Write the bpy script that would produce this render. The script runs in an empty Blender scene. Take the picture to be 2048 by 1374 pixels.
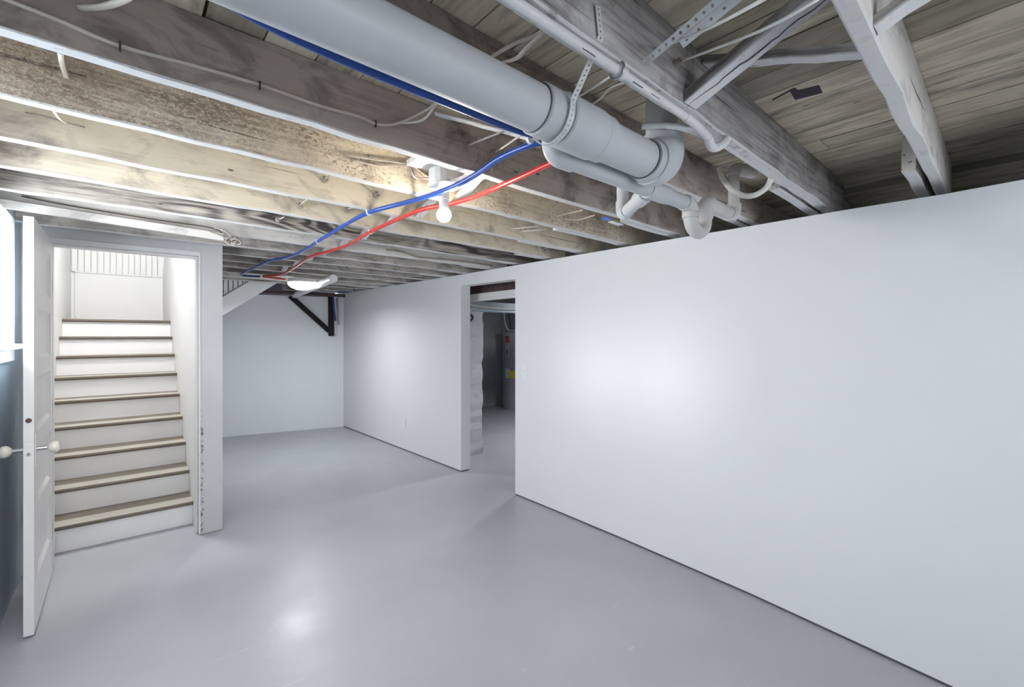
import bpy, bmesh, math, random
from mathutils import Vector, Matrix
random.seed(7)
C = bpy.context.scene.collection
SC = bpy.context.scene
PI = math.pi

# ------------------------------------------------------------------ camera, world, exposure
EYE = 1.42; FPX = 919.0; HY = 670.0; CX = 1024.0; YAW = math.radians(40.3)
cam_data = bpy.data.cameras.new('camera')
cam_data.sensor_width = 36.0; cam_data.sensor_fit = 'HORIZONTAL'
cam_data.lens = 36.0 * FPX / 2048
cam_data.shift_y = -(687.0 - HY) / 2048
cam_data.clip_start = 0.02
cam = bpy.data.objects.new('camera', cam_data); C.objects.link(cam)
cam.location = (0, 0, EYE); cam.rotation_euler = (PI / 2, 0, -YAW)
SC.camera = cam
w = bpy.data.worlds.new('world'); SC.world = w; w.use_nodes = True
w.node_tree.nodes['Background'].inputs[0].default_value = (0.80, 0.88, 1.0, 1)
w.node_tree.nodes['Background'].inputs[1].default_value = 3.0
SC.view_settings.view_transform = 'Standard'; SC.view_settings.look = 'None'
SC.view_settings.gamma = 1.0; SC.view_settings.use_curve_mapping = False
SC.view_settings.exposure = 0.17

def area(name, loc, rot, sx, sy, power, col=(1, 1, 1), shape='RECTANGLE', spread=180):
    d = bpy.data.lights.new(name, 'AREA'); d.shape = shape; d.size = sx; d.size_y = sy
    d.energy = power; d.color = col; d.spread = math.radians(spread)
    o = bpy.data.objects.new(name, d); C.objects.link(o); o.location = loc; o.rotation_euler = rot
    return o
# daylight outside the left window; added fill light outside the unseen back window
area('daylight_left_window', (-0.72, 2.65, 1.66), (0, -PI / 2, 0), 0.62, 1.6, 70, (0.90, 0.95, 1.0))
area('fill_back_window', (1.15, -1.80, 1.50), (-PI / 2, 0, PI), 1.9, 0.9, 22, (0.93, 0.96, 1.0))
sun_d = bpy.data.lights.new('sun', 'SUN'); sun_d.energy = 0.95; sun_d.angle = math.radians(11); sun_d.color = (0.95, 0.97, 1.0)
sun = bpy.data.objects.new('sun', sun_d); C.objects.link(sun)
sun.rotation_euler = Vector((3.1, -0.66, -0.50)).to_track_quat('-Z', 'Y').to_euler()

# pixel rays of the level camera -> true points on known planes (x=, y= or z= constant)
_s, _c = math.sin(YAW), math.cos(YAW)
def _pt(px, py, d):
    l = (px - CX) / FPX * d
    return Vector((_c * l + _s * d, -_s * l + _c * d, EYE - (py - HY) / FPX * d))
def onZ(px, py, z): return _pt(px, py, (z - EYE) * FPX / (HY - py))
def onX(px, py, x):
    t = (px - CX) / FPX; return _pt(px, py, x / (_c * t + _s))
def onY(px, py, y):
    t = (px - CX) / FPX; return _pt(px, py, y / (_c - _s * t))
JS = 0.042                                   # the joists run slightly off square
def onJ(px, py, y0):                         # point on the near face of the joist whose face passes (0, y0)
    t = (px - CX) / FPX
    return _pt(px, py, y0 / ((_c - _s * t) - JS * (_c * t + _s)))

# ------------------------------------------------------------------ node materials
def newmat(name):
    m = bpy.data.materials.new(name); m.use_nodes = True
    nt = m.node_tree; b = nt.nodes['Principled BSDF']
    return m, nt, b
class NB:
    def __init__(s, nt): s.nt = nt; s.L = nt.links
    def n(s, t, **kw):
        x = s.nt.nodes.new(t)
        for k, v in kw.items(): setattr(x, k, v)
        return x
    def link(s, a, b): s.L.new(a, b)
    def noise(s, vec, scale=5, detail=4, rough=0.55, dist=0):
        x = s.n('ShaderNodeTexNoise'); s.link(vec, x.inputs['Vector'])
        x.inputs['Scale'].default_value = scale; x.inputs['Detail'].default_value = detail
        x.inputs['Roughness'].default_value = rough; x.inputs['Distortion'].default_value = dist
        return x.outputs['Fac']
    def mapping(s, vec, sc=(1, 1, 1), loc=(0, 0, 0)):
        x = s.n('ShaderNodeMapping'); s.link(vec, x.inputs['Vector'])
        x.inputs['Scale'].default_value = sc; x.inputs['Location'].default_value = loc
        return x.outputs['Vector']
    def ramp(s, fac, a, b, lo=0.0, hi=1.0):
        x = s.n('ShaderNodeMapRange'); s.link(fac, x.inputs['Value'])
        x.inputs['From Min'].default_value = a; x.inputs['From Max'].default_value = b
        x.inputs['To Min'].default_value = lo; x.inputs['To Max'].default_value = hi
        return x.outputs['Result']
    def mix(s, fac, a, b, mode='MIX'):
        x = s.n('ShaderNodeMix', data_type='RGBA', blend_type=mode)
        if isinstance(fac, (int, float)): x.inputs[0].default_value = fac
        else: s.link(fac, x.inputs[0])
        for k, v in ((6, a), (7, b)):
            if isinstance(v, (tuple, list)): x.inputs[k].default_value = (*v[:3], 1)
            else: s.link(v, x.inputs[k])
        return x.outputs[2]
    def math(s, op, a, b=None):
        x = s.n('ShaderNodeMath', operation=op)
        for k, v in ((0, a), (1, b)):
            if v is None: continue
            if isinstance(v, (int, float)): x.inputs[k].default_value = v
            else: s.link(v, x.inputs[k])
        return x.outputs[0]
    def bump(s, h, strength, dist=0.01, normal=None):
        x = s.n('ShaderNodeBump'); s.link(h, x.inputs['Height'])
        x.inputs['Strength'].default_value = strength; x.inputs['Distance'].default_value = dist
        if normal is not None: s.link(normal, x.inputs['Normal'])
        return x.outputs['Normal']
def rnd_coords(b):
    tc = b.n('ShaderNodeTexCoord'); oi = b.n('ShaderNodeObjectInfo')
    va = b.n('ShaderNodeVectorMath', operation='MULTIPLY_ADD')
    b.link(tc.outputs['Object'], va.inputs[0]); va.inputs[1].default_value = (1, 1, 1)
    mu = b.n('ShaderNodeVectorMath', operation='SCALE'); mu.inputs[0].default_value = (37, 23, 11)
    b.link(oi.outputs['Random'], mu.inputs['Scale']); b.link(mu.outputs[0], va.inputs[2])
    return va.outputs[0], oi.outputs['Random']

def wood(name, paint=(0.62, 0.58, 0.52), raw1=(0.16, 0.13, 0.115), raw2=(0.36, 0.32, 0.29), cover=0.5,
         grain=0.5, stain=0.5, bump=0.3, under=(0.66, 0.655, 0.66), swirl=0.0, peel=0.0, island=False, axis='x', spots=1.0, coverx=None, stretch=3.0, wear=0.0):
    m, nt, p = newmat(name); b = NB(nt)
    vec, rnd = rnd_coords(b)
    if island:
        g = b.n('ShaderNodeNewGeometry'); sc = b.n('ShaderNodeVectorMath', operation='SCALE'); sc.inputs[0].default_value = (9, 31, 5)
        b.link(g.outputs['Random Per Island'], sc.inputs['Scale'])
        ad = b.n('ShaderNodeVectorMath', operation='ADD'); b.link(vec, ad.inputs[0]); b.link(sc.outputs[0], ad.inputs[1]); vec = ad.outputs[0]
    def ax(l, c): return (l, c, c) if axis == 'x' else (c, l, c)
    fine = b.noise(b.mapping(vec, ax(2.5, 75)), 1, 5, 0.65, swirl * 0.6)
    mid = b.noise(b.mapping(vec, ax(1.3, 11)), 1, 6, 0.6, 0.3 + swirl)
    big = b.noise(b.mapping(vec, ax(1.6, 2.6)), 1.4, 5, 0.6, 0.4)
    stn = b.noise(b.mapping(vec, ax(2.2 if stretch < 4 else 1.1, stretch), (7, 3, 2)), 2.2, 7, 0.68, 0.8)
    gmix = b.math('ADD', b.math('MULTIPLY', fine, 0.55), b.math('MULTIPLY', mid, 0.45))
    if swirl > 0:
        rn = b.noise(b.mapping(vec, ax(1.5, 6.0)), 1.0, 1.5, 0.4, 0.5)
        rg = b.math('SINE', b.math('MULTIPLY', rn, 78.0))
        rm = b.ramp(b.noise(b.mapping(vec, ax(1.1, 2.0), (5, 5, 5)), 1.0, 2), 0.42, 0.60)
        gmix = b.math('ADD', gmix, b.math('MULTIPLY', b.math('MULTIPLY', rg, 0.11 * swirl), rm))
    raw = b.mix(b.ramp(gmix, 0.36, 0.62), raw1, raw2)
    thr = 1.0 - cover
    cvin = b.math('ADD', b.math('MULTIPLY', big, 0.65), b.math('MULTIPLY', gmix, 0.35 * (0.6 + grain)))
    if coverx:
        tc2 = b.n('ShaderNodeTexCoord'); sx_ = b.n('ShaderNodeSeparateXYZ'); b.link(tc2.outputs['Object'], sx_.inputs[0])
        cvin = b.math('ADD', cvin, b.ramp(sx_.outputs['X'], coverx[0], coverx[1], coverx[2], coverx[3]))
    cov = b.ramp(cvin, thr - 0.09, thr + 0.09)
    pcol = b.mix(b.ramp(gmix, 0.3, 0.7, 0.55, 0), paint, tuple(c * 0.72 for c in paint))
    col = b.mix(cov, raw, pcol)
    dark = b.ramp(stn, 0.50, 0.72, 0, stain)
    col = b.mix(dark, col, (0.075, 0.062, 0.065))
    if spots > 0:
        vo = b.n('ShaderNodeTexVoronoi', feature='F1'); b.link(b.mapping(vec, ax(5, 14)), vo.inputs['Vector']); vo.inputs['Scale'].default_value = 1.0
        gate = b.ramp(b.noise(vec, 3.1, 1), 0.50, 0.56)
        col = b.mix(b.math('MULTIPLY', b.ramp(vo.outputs['Distance'], 0.045, 0.075, spots * 0.85, 0), gate), col, (0.05, 0.035, 0.03))
        vk = b.n('ShaderNodeTexNoise'); b.link(b.mapping(vec, ax(1.1, 55), (3, 9, 1)), vk.inputs['Vector']); vk.inputs['Scale'].default_value = 1; vk.inputs['Detail'].default_value = 1
        col = b.mix(b.ramp(vk.outputs['Fac'], 0.715, 0.74, 0, 0.8), col, (0.045, 0.035, 0.035))
    if island:
        gi = b.n('ShaderNodeNewGeometry')
        col = b.mix(b.ramp(gi.outputs['Random Per Island'], 0.78, 0.86, 0, 0.62), col, (0.085, 0.065, 0.055))
        md_ = b.math('FRACT', b.math('MULTIPLY', gi.outputs['Random Per Island'], 17.3))
        col = b.mix(b.ramp(md_, 0.0, 1.0, 0, 0.30), col, (0.78, 0.72, 0.56))
    if peel > 0:
        pe = b.noise(b.mapping(vec, ax(70, 110)), 1.1, 3, 0.7, 0.8)
        lo = b.ramp(b.noise(vec, 2.2, 2), 0.40, 0.62)
        col = b.mix(b.math('MULTIPLY', b.ramp(pe, 0.50, 0.58, 0, peel), lo), col, (0.80, 0.74, 0.62))
        pk = b.noise(b.mapping(vec, ax(55, 85), (2, 2, 2)), 1.0, 3, 0.7, 1.0)
        lo2 = b.ramp(b.noise(b.mapping(vec, ax(3, 4), (4, 1, 1)), 1.3, 3), 0.40, 0.60, 0.15, 1)
        col = b.mix(b.math('MULTIPLY', b.ramp(pk, 0.53, 0.60, 0, 0.75), lo2), col, (0.17, 0.125, 0.085))
    if under is not None:
        g = b.n('ShaderNodeNewGeometry'); sp = b.n('ShaderNodeSeparateXYZ'); b.link(g.outputs['True Normal'], sp.inputs[0])
        um = b.ramp(sp.outputs['Z'], -0.75, -0.6, 1, 0)
        wn = b.noise(b.mapping(vec, ax(9, 7), (1, 8, 3)), 1.6, 7, 0.7, 1.2)
        worn = b.ramp(b.math('ADD', b.math('MULTIPLY', wn, 0.6), b.math('MULTIPLY', fine, 0.4)), 0.555 - wear, 0.62 - wear, 1, 0.1)
        col = b.mix(b.math('MULTIPLY', um, worn), col, under)
    b.link(col, p.inputs['Base Color'])
    p.inputs['Roughness'].default_value = 0.75; p.inputs['Specular IOR Level'].default_value = 0.25
    hh = b.math('ADD', gmix, b.math('MULTIPLY', stn, -0.5))
    if peel > 0: hh = b.math('ADD', hh, b.math('MULTIPLY', pe, 1.8 * peel))
    b.link(b.bump(hh, bump, 0.006), p.inputs['Normal'])
    return m

def paintm(name, col, rough=0.5, var=0.05, vscale=2.0, bump=0.05, bscale=60, metal=0.0, dirt=0.0, dirtcol=(0.2, 0.17, 0.15), dscale=6, spec=0.5, chips=None):
    m, nt, p = newmat(name); b = NB(nt); tc = b.n('ShaderNodeTexCoord'); v = tc.outputs['Object']
    n1 = b.noise(v, vscale, 4)
    c = b.mix(b.ramp(n1, 0.3, 0.7), tuple(x * (1 - var) for x in col), tuple(min(1, x * (1 + var)) for x in col))
    if dirt > 0:
        n2 = b.noise(v, dscale, 8, 0.7, 0.5)
        c = b.mix(b.ramp(n2, 0.55, 0.75, 0, dirt), c, dirtcol)
    if chips:
        x0, x1, z1, amt = chips
        sp = b.n('ShaderNodeSeparateXYZ'); b.link(v, sp.inputs[0])
        n3 = b.noise(v, 15, 8, 0.75, 1.5)
        k = b.math('MULTIPLY', b.ramp(sp.outputs['X'], x0, x1, 1, 0), b.ramp(sp.outputs['Z'], z1 * 0.7, z1, 1, 0))
        k = b.math('MULTIPLY', k, b.ramp(sp.outputs['X'], 0.395, 0.41, 0, 1)); k2 = b.ramp(sp.outputs['Z'], 0.0, 0.04, 1, 0)
        k = b.math('MAXIMUM', k, k2)
        c = b.mix(b.ramp(b.math('MULTIPLY', n3, k), 0.52, 0.56, 0, amt), c, (0.11, 0.09, 0.08))
    b.link(c, p.inputs['Base Color']); p.inputs['Roughness'].default_value = rough; p.inputs['Metallic'].default_value = metal
    p.inputs['Specular IOR Level'].default_value = spec
    if bump > 0: b.link(b.bump(b.noise(v, bscale, 3), bump, 0.004), p.inputs['Normal'])
    return m
def emit(name, col, s):
    m, nt, p = newmat(name); p.inputs['Emission Color'].default_value = (*col, 1); p.inputs['Emission Strength'].default_value = s
    p.inputs['Base Color'].default_value = (*col, 1); return m

M = {}
M['wall'] = paintm('white_wall_paint', (0.745, 0.755, 0.77), 0.6, 0.012, 1.3, 0.04, 90)
M['wall_end'] = paintm('white_end_wall_paint', (0.80, 0.83, 0.85), 0.55, 0.02, 1.3, 0.05, 70)
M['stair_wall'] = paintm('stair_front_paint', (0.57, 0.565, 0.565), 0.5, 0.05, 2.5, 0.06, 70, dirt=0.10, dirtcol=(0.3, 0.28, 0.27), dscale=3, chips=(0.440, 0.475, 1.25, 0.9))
M['stairwell'] = paintm('stairwell_white', (0.85, 0.855, 0.86), 0.5, 0.02, 2, 0.04, 70)
M['left_wall'] = paintm('blue_grey_foundation_paint', (0.50, 0.60, 0.68), 0.45, 0.15, 2.2, 0.5, 4, dirt=0.2, dirtcol=(0.15, 0.2, 0.25), dscale=2.5)
M['door'] = paintm('door_white', (0.76, 0.75, 0.75), 0.38, 0.03, 3, 0.05, 60, dirt=0.06, dscale=9)
M['riser'] = paintm('riser_white', (0.86, 0.86, 0.86), 0.5, 0.03, 3, 0.04, 60)
M['tread'] = paintm('tread_taupe', (0.135, 0.105, 0.08), 0.38, 0.08, 6, 0.08, 60)
M['nosing'] = paintm('nosing_metal', (0.42, 0.40, 0.35), 0.35, 0.08, 6, 0.05, 60, metal=0.0)
M['pipe'] = paintm('painted_drain_pipe', (0.50, 0.515, 0.53), 0.5, 0.05, 6, 0.06, 40, dirt=0.10, dirtcol=(0.3, 0.28, 0.27), dscale=9)
M['pipe_warm'] = paintm('painted_trap_pipe', (0.54, 0.52, 0.50), 0.5, 0.06, 8, 0.06, 40, dirt=0.2, dirtcol=(0.3, 0.25, 0.21), dscale=11)
M['conduit'] = paintm('white_pvc_pipe', (0.66, 0.66, 0.66), 0.4, 0.04, 8, 0.03, 50, dirt=0.25, dirtcol=(0.25, 0.22, 0.2), dscale=22)
M['black_seam'] = paintm('dark_seam', (0.09, 0.09, 0.10), 0.6)
M['galv'] = paintm('painted_steel_strap', (0.66, 0.66, 0.66), 0.4, 0.1, 20, 0.05, 60, metal=0.25, dirt=0.15, dscale=25)
M['pexb'] = paintm('blue_pex', (0.012, 0.06, 0.30), 0.28, 0.05, 5, 0.0)
M['pexr'] = paintm('red_pex', (0.48, 0.035, 0.03), 0.28, 0.05, 5, 0.0)
M['cable'] = paintm('cream_cable', (0.60, 0.54, 0.46), 0.5, 0.08, 12, 0.05, 40)
M['cable_w'] = paintm('pale_cable', (0.74, 0.72, 0.68), 0.5, 0.08, 12, 0.05, 40)
M['wire'] = paintm('old_wire', (0.42, 0.38, 0.35), 0.7, 0.2, 30, 0.1, 60)
M['dark_wire'] = paintm('dark_wire', (0.07, 0.05, 0.045), 0.7)
M['porcelain'] = paintm('porcelain', (0.72, 0.70, 0.66), 0.3, 0.04, 10, 0.02)
M['clay'] = paintm('brown_porcelain', (0.30, 0.25, 0.22), 0.5, 0.1, 20)
M['knob'] = paintm('cream_door_knob', (0.74, 0.70, 0.63), 0.3, 0.02, 10, 0)
M['chrome'] = paintm('worn_chrome', (0.45, 0.45, 0.46), 0.3, 0.05, 10, 0, metal=0.9)
M['black'] = paintm('black_painted_iron', (0.016, 0.011, 0.013), 0.6, 0.2, 12, 0.1, 30, spec=0.2)
M['rust'] = paintm('dark_brown_disc', (0.10, 0.05, 0.04), 0.5, 0.2, 40)
M['grey_metal'] = paintm('heater_grey', (0.33, 0.35, 0.37), 0.4, 0.04, 5, 0.0)
M['concrete'] = paintm('whitewashed_concrete', (0.70, 0.71, 0.75), 0.8, 0.08, 4, 0.7, 14, dirt=0.45, dirtcol=(0.28, 0.27, 0.28), dscale=5)
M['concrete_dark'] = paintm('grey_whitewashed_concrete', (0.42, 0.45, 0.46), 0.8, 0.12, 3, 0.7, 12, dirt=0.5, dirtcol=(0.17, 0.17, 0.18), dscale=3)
M['void'] = paintm('dark_void', (0.05, 0.045, 0.055), 0.9, 0.2, 4, 0.4, 10)  # near-black, stands in for dark space behind gaps and the plank hole
M['plate'] = paintm('white_plate', (0.78, 0.79, 0.80), 0.35, 0, 1, 0)
M['white_duct'] = paintm('white_duct', (0.78, 0.78, 0.77), 0.45, 0.03, 6, 0.03)
M['red_label'] = paintm('red_label', (0.45, 0.09, 0.09), 0.5); M['yellow_label'] = paintm('yellow_label', (0.80, 0.66, 0.05), 0.5)
M['white_label'] = paintm('white_label', (0.72, 0.72, 0.70), 0.5); M['black_label'] = paintm('black_label', (0.02, 0.02, 0.03), 0.4)
M['blue_label'] = paintm('blue_label', (0.02, 0.10, 0.65), 0.4)
M['frame'] = paintm('window_white', (0.82, 0.84, 0.86), 0.4, 0.02, 3, 0.02)
M['bulb'] = emit('lit_bulb', (1.0, 0.93, 0.80), 14)
M['fill_glow'] = emit('fill_lamp_glow', (1.0, 0.98, 0.95), 2.5)  # glow of the added out-of-view lamps
M['dome'] = emit('lit_dome', (0.95, 0.98, 1.0), 12)
g, nt, p = newmat('window_glass'); b = NB(nt); tr_ = b.n('ShaderNodeBsdfTransparent'); gl_ = b.n('ShaderNodeBsdfGlossy'); gl_.inputs['Roughness'].default_value = 0.02
ms_ = b.n('ShaderNodeMixShader'); ms_.inputs[0].default_value = 0.05; b.link(tr_.outputs[0], ms_.inputs[1]); b.link(gl_.outputs[0], ms_.inputs[2]); b.link(ms_.outputs[0], nt.nodes['Material Output'].inputs['Surface']); M['glass'] = g

# floor paint: satin grey, faint scuffs
m, nt, p = newmat('grey_floor_paint'); b = NB(nt); tc = b.n('ShaderNodeTexCoord'); v = tc.outputs['Object']
c = b.mix(b.ramp(b.noise(v, 1.1, 5), 0.3, 0.7), (0.365, 0.375, 0.415), (0.415, 0.425, 0.465))
vo = b.n('ShaderNodeTexVoronoi', feature='F1'); b.link(v, vo.inputs['Vector']); vo.inputs['Scale'].default_value = 4.5
c = b.mix(b.math('MULTIPLY', b.ramp(vo.outputs['Distance'], 0.018, 0.03, 0.8, 0), b.ramp(b.noise(v, 1.7, 1), 0.55, 0.6)), c, (0.08, 0.08, 0.09))
sc_ = b.noise(b.mapping(v, (3, 30, 1)), 1.3, 3, 0.6, 1.2)
c = b.mix(b.ramp(sc_, 0.70, 0.76, 0, 0.35), c, (0.62, 0.63, 0.66))
b.link(c, p.inputs['Base Color'])
b.link(b.ramp(b.noise(v, 2.5, 5), 0.3, 0.7, 0.28, 0.42), p.inputs['Roughness'])
b.link(b.bump(b.noise(v, 5, 6, 0.6), 0.25, 0.012), p.inputs['Normal']); M['floor'] = m

W = {}
W['board'] = wood('subfloor_boards', paint=(0.74, 0.66, 0.51), raw1=(0.16, 0.12, 0.095), raw2=(0.50, 0.42, 0.32), cover=0.56, stain=0.9, stretch=6.5, under=None, island=True, axis='y', bump=0.25)
W['mauve'] = wood('joist_grey_mauve', paint=(0.50, 0.44, 0.40), raw1=(0.20, 0.165, 0.15), raw2=(0.45, 0.39, 0.36), cover=0.55, stain=0.8, bump=0.15)
W['peel'] = wood('joist_peeling', paint=(0.78, 0.70, 0.57), raw1=(0.17, 0.125, 0.095), raw2=(0.50, 0.41, 0.33), cover=0.42, stain=0.5, bump=0.9, peel=0.55, coverx=(0.4, 1.5, -0.05, 0.14))
W['cream'] = wood('joist_cream', paint=(0.74, 0.67, 0.545), raw1=(0.24, 0.20, 0.175), raw2=(0.50, 0.43, 0.36), cover=0.60, stain=0.6, bump=0.15, grain=0.3, coverx=(0.0, 1.2, -0.12, 0.10))
W['swirl'] = wood('joist_dark_swirl', paint=(0.60, 0.56, 0.49), raw1=(0.07, 0.06, 0.065), raw2=(0.52, 0.48, 0.43), cover=0.35, stain=0.3, bump=0.4, swirl=1.0)
W['grey'] = wood('joist_rough_grey', paint=(0.52, 0.50, 0.49), raw1=(0.13, 0.12, 0.12), raw2=(0.44, 0.42, 0.41), cover=0.46, stain=0.7, bump=0.8, wear=0.02)
W['far'] = wood('joist_far_grey', paint=(0.60, 0.555, 0.50), raw1=(0.13, 0.115, 0.11), raw2=(0.44, 0.40, 0.37), cover=0.47, stain=0.85, bump=0.25)
W['whitej'] = wood('joist_whitewashed', paint=(0.72, 0.69, 0.65), raw1=(0.22, 0.19, 0.18), raw2=(0.50, 0.46, 0.42), cover=0.66, stain=0.5, bump=0.4, wear=0.03)
W['brace'] = wood('brace_white', paint=(0.66, 0.64, 0.60), raw1=(0.10, 0.08, 0.08), raw2=(0.40, 0.36, 0.34), cover=0.45, stain=0.8, bump=0.5)
W['dark'] = wood('dark_brown_beam', paint=(0.16, 0.11, 0.10), raw1=(0.05, 0.03, 0.03), raw2=(0.15, 0.10, 0.09), cover=0.4, stain=0.5, bump=0.2, under=(0.2, 0.15, 0.14))

# ------------------------------------------------------------------ mesh helpers
def obj(name, bm, mat, parent=None, smooth=False, loc=None, bevel=0, angle=40):
    me = bpy.data.meshes.new(name)
    bmesh.ops.recalc_face_normals(bm, faces=bm.faces[:])
    bm.to_mesh(me); bm.free()
    mats = mat if isinstance(mat, (list, tuple)) else [mat]
    for mm in mats: me.materials.append(mm)
    o = bpy.data.objects.new(name, me); C.objects.link(o)
    if smooth:
        for f in me.polygons: f.use_smooth = True
        if smooth == 'auto': me.set_sharp_from_angle(angle=math.radians(angle))
    if bevel:
        md = o.modifiers.new('bevel', 'BEVEL'); md.width = bevel; md.segments = 2; md.limit_method = 'ANGLE'
    if parent:
        o.parent = parent
        o.matrix_parent_inverse = parent.matrix_basis.inverted()
    if loc is not None: o.location = loc
    return o
def tag(o, label=None, cat=None, group=None, kind=None):
    if label: o['label'] = label
    if cat: o['category'] = cat
    if group: o['group'] = group
    if kind: o['kind'] = kind
    return o
def struct(name, bm, mat, label=None, **k):
    o = obj(name, bm, mat, **k); o['kind'] = 'structure'
    if label: o['label'] = label
    return o
def thing(name, label, cat, loc=(0, 0, 0), group=None, kind=None):
    o = bpy.data.objects.new(name, None); C.objects.link(o); o.location = loc
    o.empty_display_size = 0.1
    tag(o, label, cat, group, kind); return o
def box(bm, x0, x1, y0, y1, z0, z1, mi=0):
    vs = [bm.verts.new((x, y, z)) for x in (x0, x1) for y in (y0, y1) for z in (z0, z1)]
    for f in ((0, 1, 3, 2), (4, 6, 7, 5), (0, 4, 5, 1), (2, 3, 7, 6), (0, 2, 6, 4), (1, 5, 7, 3)):
        bm.faces.new([vs[i] for i in f]).material_index = mi
    return vs
def boxm(*a):
    bm = bmesh.new(); box(bm, *a); return bm
def hexa(bm, lo, hi):                          # lo, hi: four points each
    a = [bm.verts.new(q) for q in lo]; c = [bm.verts.new(q) for q in hi]
    n = len(a)
    bm.faces.new(a); bm.faces.new(c[::-1])
    for i in range(n): bm.faces.new((a[i], a[(i + 1) % n], c[(i + 1) % n], c[i]))
def smoothpath(pts, sub=6):
    P = [Vector(q) for q in pts]
    if len(P) < 3 or sub < 2: return P
    out = []
    for i in range(len(P) - 1):
        p0 = P[max(0, i - 1)]; p1 = P[i]; p2 = P[i + 1]; p3 = P[min(len(P) - 1, i + 2)]
        for k in range(sub):
            t = k / sub
            out.append(0.5 * ((2 * p1) + (p2 - p0) * t + (2 * p0 - 5 * p1 + 4 * p2 - p3) * t * t + (3 * p1 - p0 - 3 * p2 + p3) * t ** 3))
    out.append(P[-1]); return out
def tube(bm, pts, r, n=12, cap=True, flat=1.0, mi=0):
    P = [Vector(q) for q in pts]
    rr = r if isinstance(r, (list, tuple)) else [r] * len(P)
    up = None; rings = []
    for i, q in enumerate(P):
        t = (P[min(i + 1, len(P) - 1)] - P[max(i - 1, 0)]).normalized()
        if up is None:
            up = Vector((0, 0, 1)) if abs(t.z) < 0.9 else Vector((1, 0, 0))
        u = (up - t * up.dot(t)).normalized(); v = t.cross(u); up = u
        rings.append([bm.verts.new(q + (u * math.cos(a) * flat + v * math.sin(a)) * rr[i]) for a in [2 * PI * k / n for k in range(n)]])
    for a, c in zip(rings, rings[1:]):
        for k in range(n): bm.faces.new((a[k], a[(k + 1) % n], c[(k + 1) % n], c[k])).material_index = mi
    if cap: bm.faces.new(rings[0][::-1]).material_index = mi; bm.faces.new(rings[-1]).material_index = mi
def tubem(pts, r, n=12, sub=1, flat=1.0, cap=True):
    bm = bmesh.new(); tube(bm, smoothpath(pts, sub), r, n, cap, flat); return bm
def arc(p0, corner, p1, r, n=8):               # rounded corner between two straight legs
    p0, c, p1 = Vector(p0), Vector(corner), Vector(p1)
    a = (p0 - c).normalized(); b_ = (p1 - c).normalized()
    ang = a.angle(b_); d = r / math.tan(ang / 2)
    s, e = c + a * d, c + b_ * d
    cen = c + (a + b_).normalized() * (r / math.sin(ang / 2))
    va, vb = s - cen, e - cen; tot = va.angle(vb); out = []
    for i in range(n + 1):
        t = i / n
        out.append(cen + (va * math.sin((1 - t) * tot) + vb * math.sin(t * tot)) / math.sin(tot))
    return out
def lathe(bm, prof, n=24, cen=(0, 0, 0), axis='z', mi=0):
    rings = []
    for r, h in prof:
        ring = []
        for k in range(n):
            a = 2 * PI * k / n; x, y = r * math.cos(a), r * math.sin(a)
            q = {'z': (x, y, h), 'x': (h, x, y), 'y': (x, h, y)}[axis]
            ring.append(bm.verts.new(Vector(cen) + Vector(q)))
        rings.append(ring)
    for a, c in zip(rings, rings[1:]):
        for k in range(n): bm.faces.new((a[k], a[(k + 1) % n], c[(k + 1) % n], c[k])).material_index = mi
    bm.faces.new(rings[0][::-1]).material_index = mi; bm.faces.new(rings[-1]).material_index = mi
def timber(L, wd, h, jit=0.003, seg=26, notch=None):   # rough timber along +x from the origin; near face at y=0, underside at z=0
    bm = bmesh.new(); rings = []
    for i in range(seg + 1):
        x = L * i / seg
        j = lambda k=1: random.uniform(-jit, jit) * k
        z0 = j(1.2); y0 = j(0.8)
        ch = abs(j(1.5)) + 0.0015; ch2 = abs(j(1.5)) + 0.0015
        rings.append([bm.verts.new(q) for q in ((x, y0, z0 + ch), (x, y0 + ch, z0), (x, wd - ch2 + y0, z0), (x, wd + y0, z0 + ch2), (x, wd, h), (x, 0, h))])
    for a, c in zip(rings, rings[1:]):
        for k in range(6): bm.faces.new((a[k], c[k], c[(k + 1) % 6], a[(k + 1) % 6]))
    bm.faces.new(rings[0]); bm.faces.new(rings[-1][::-1])
    return bm
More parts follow.
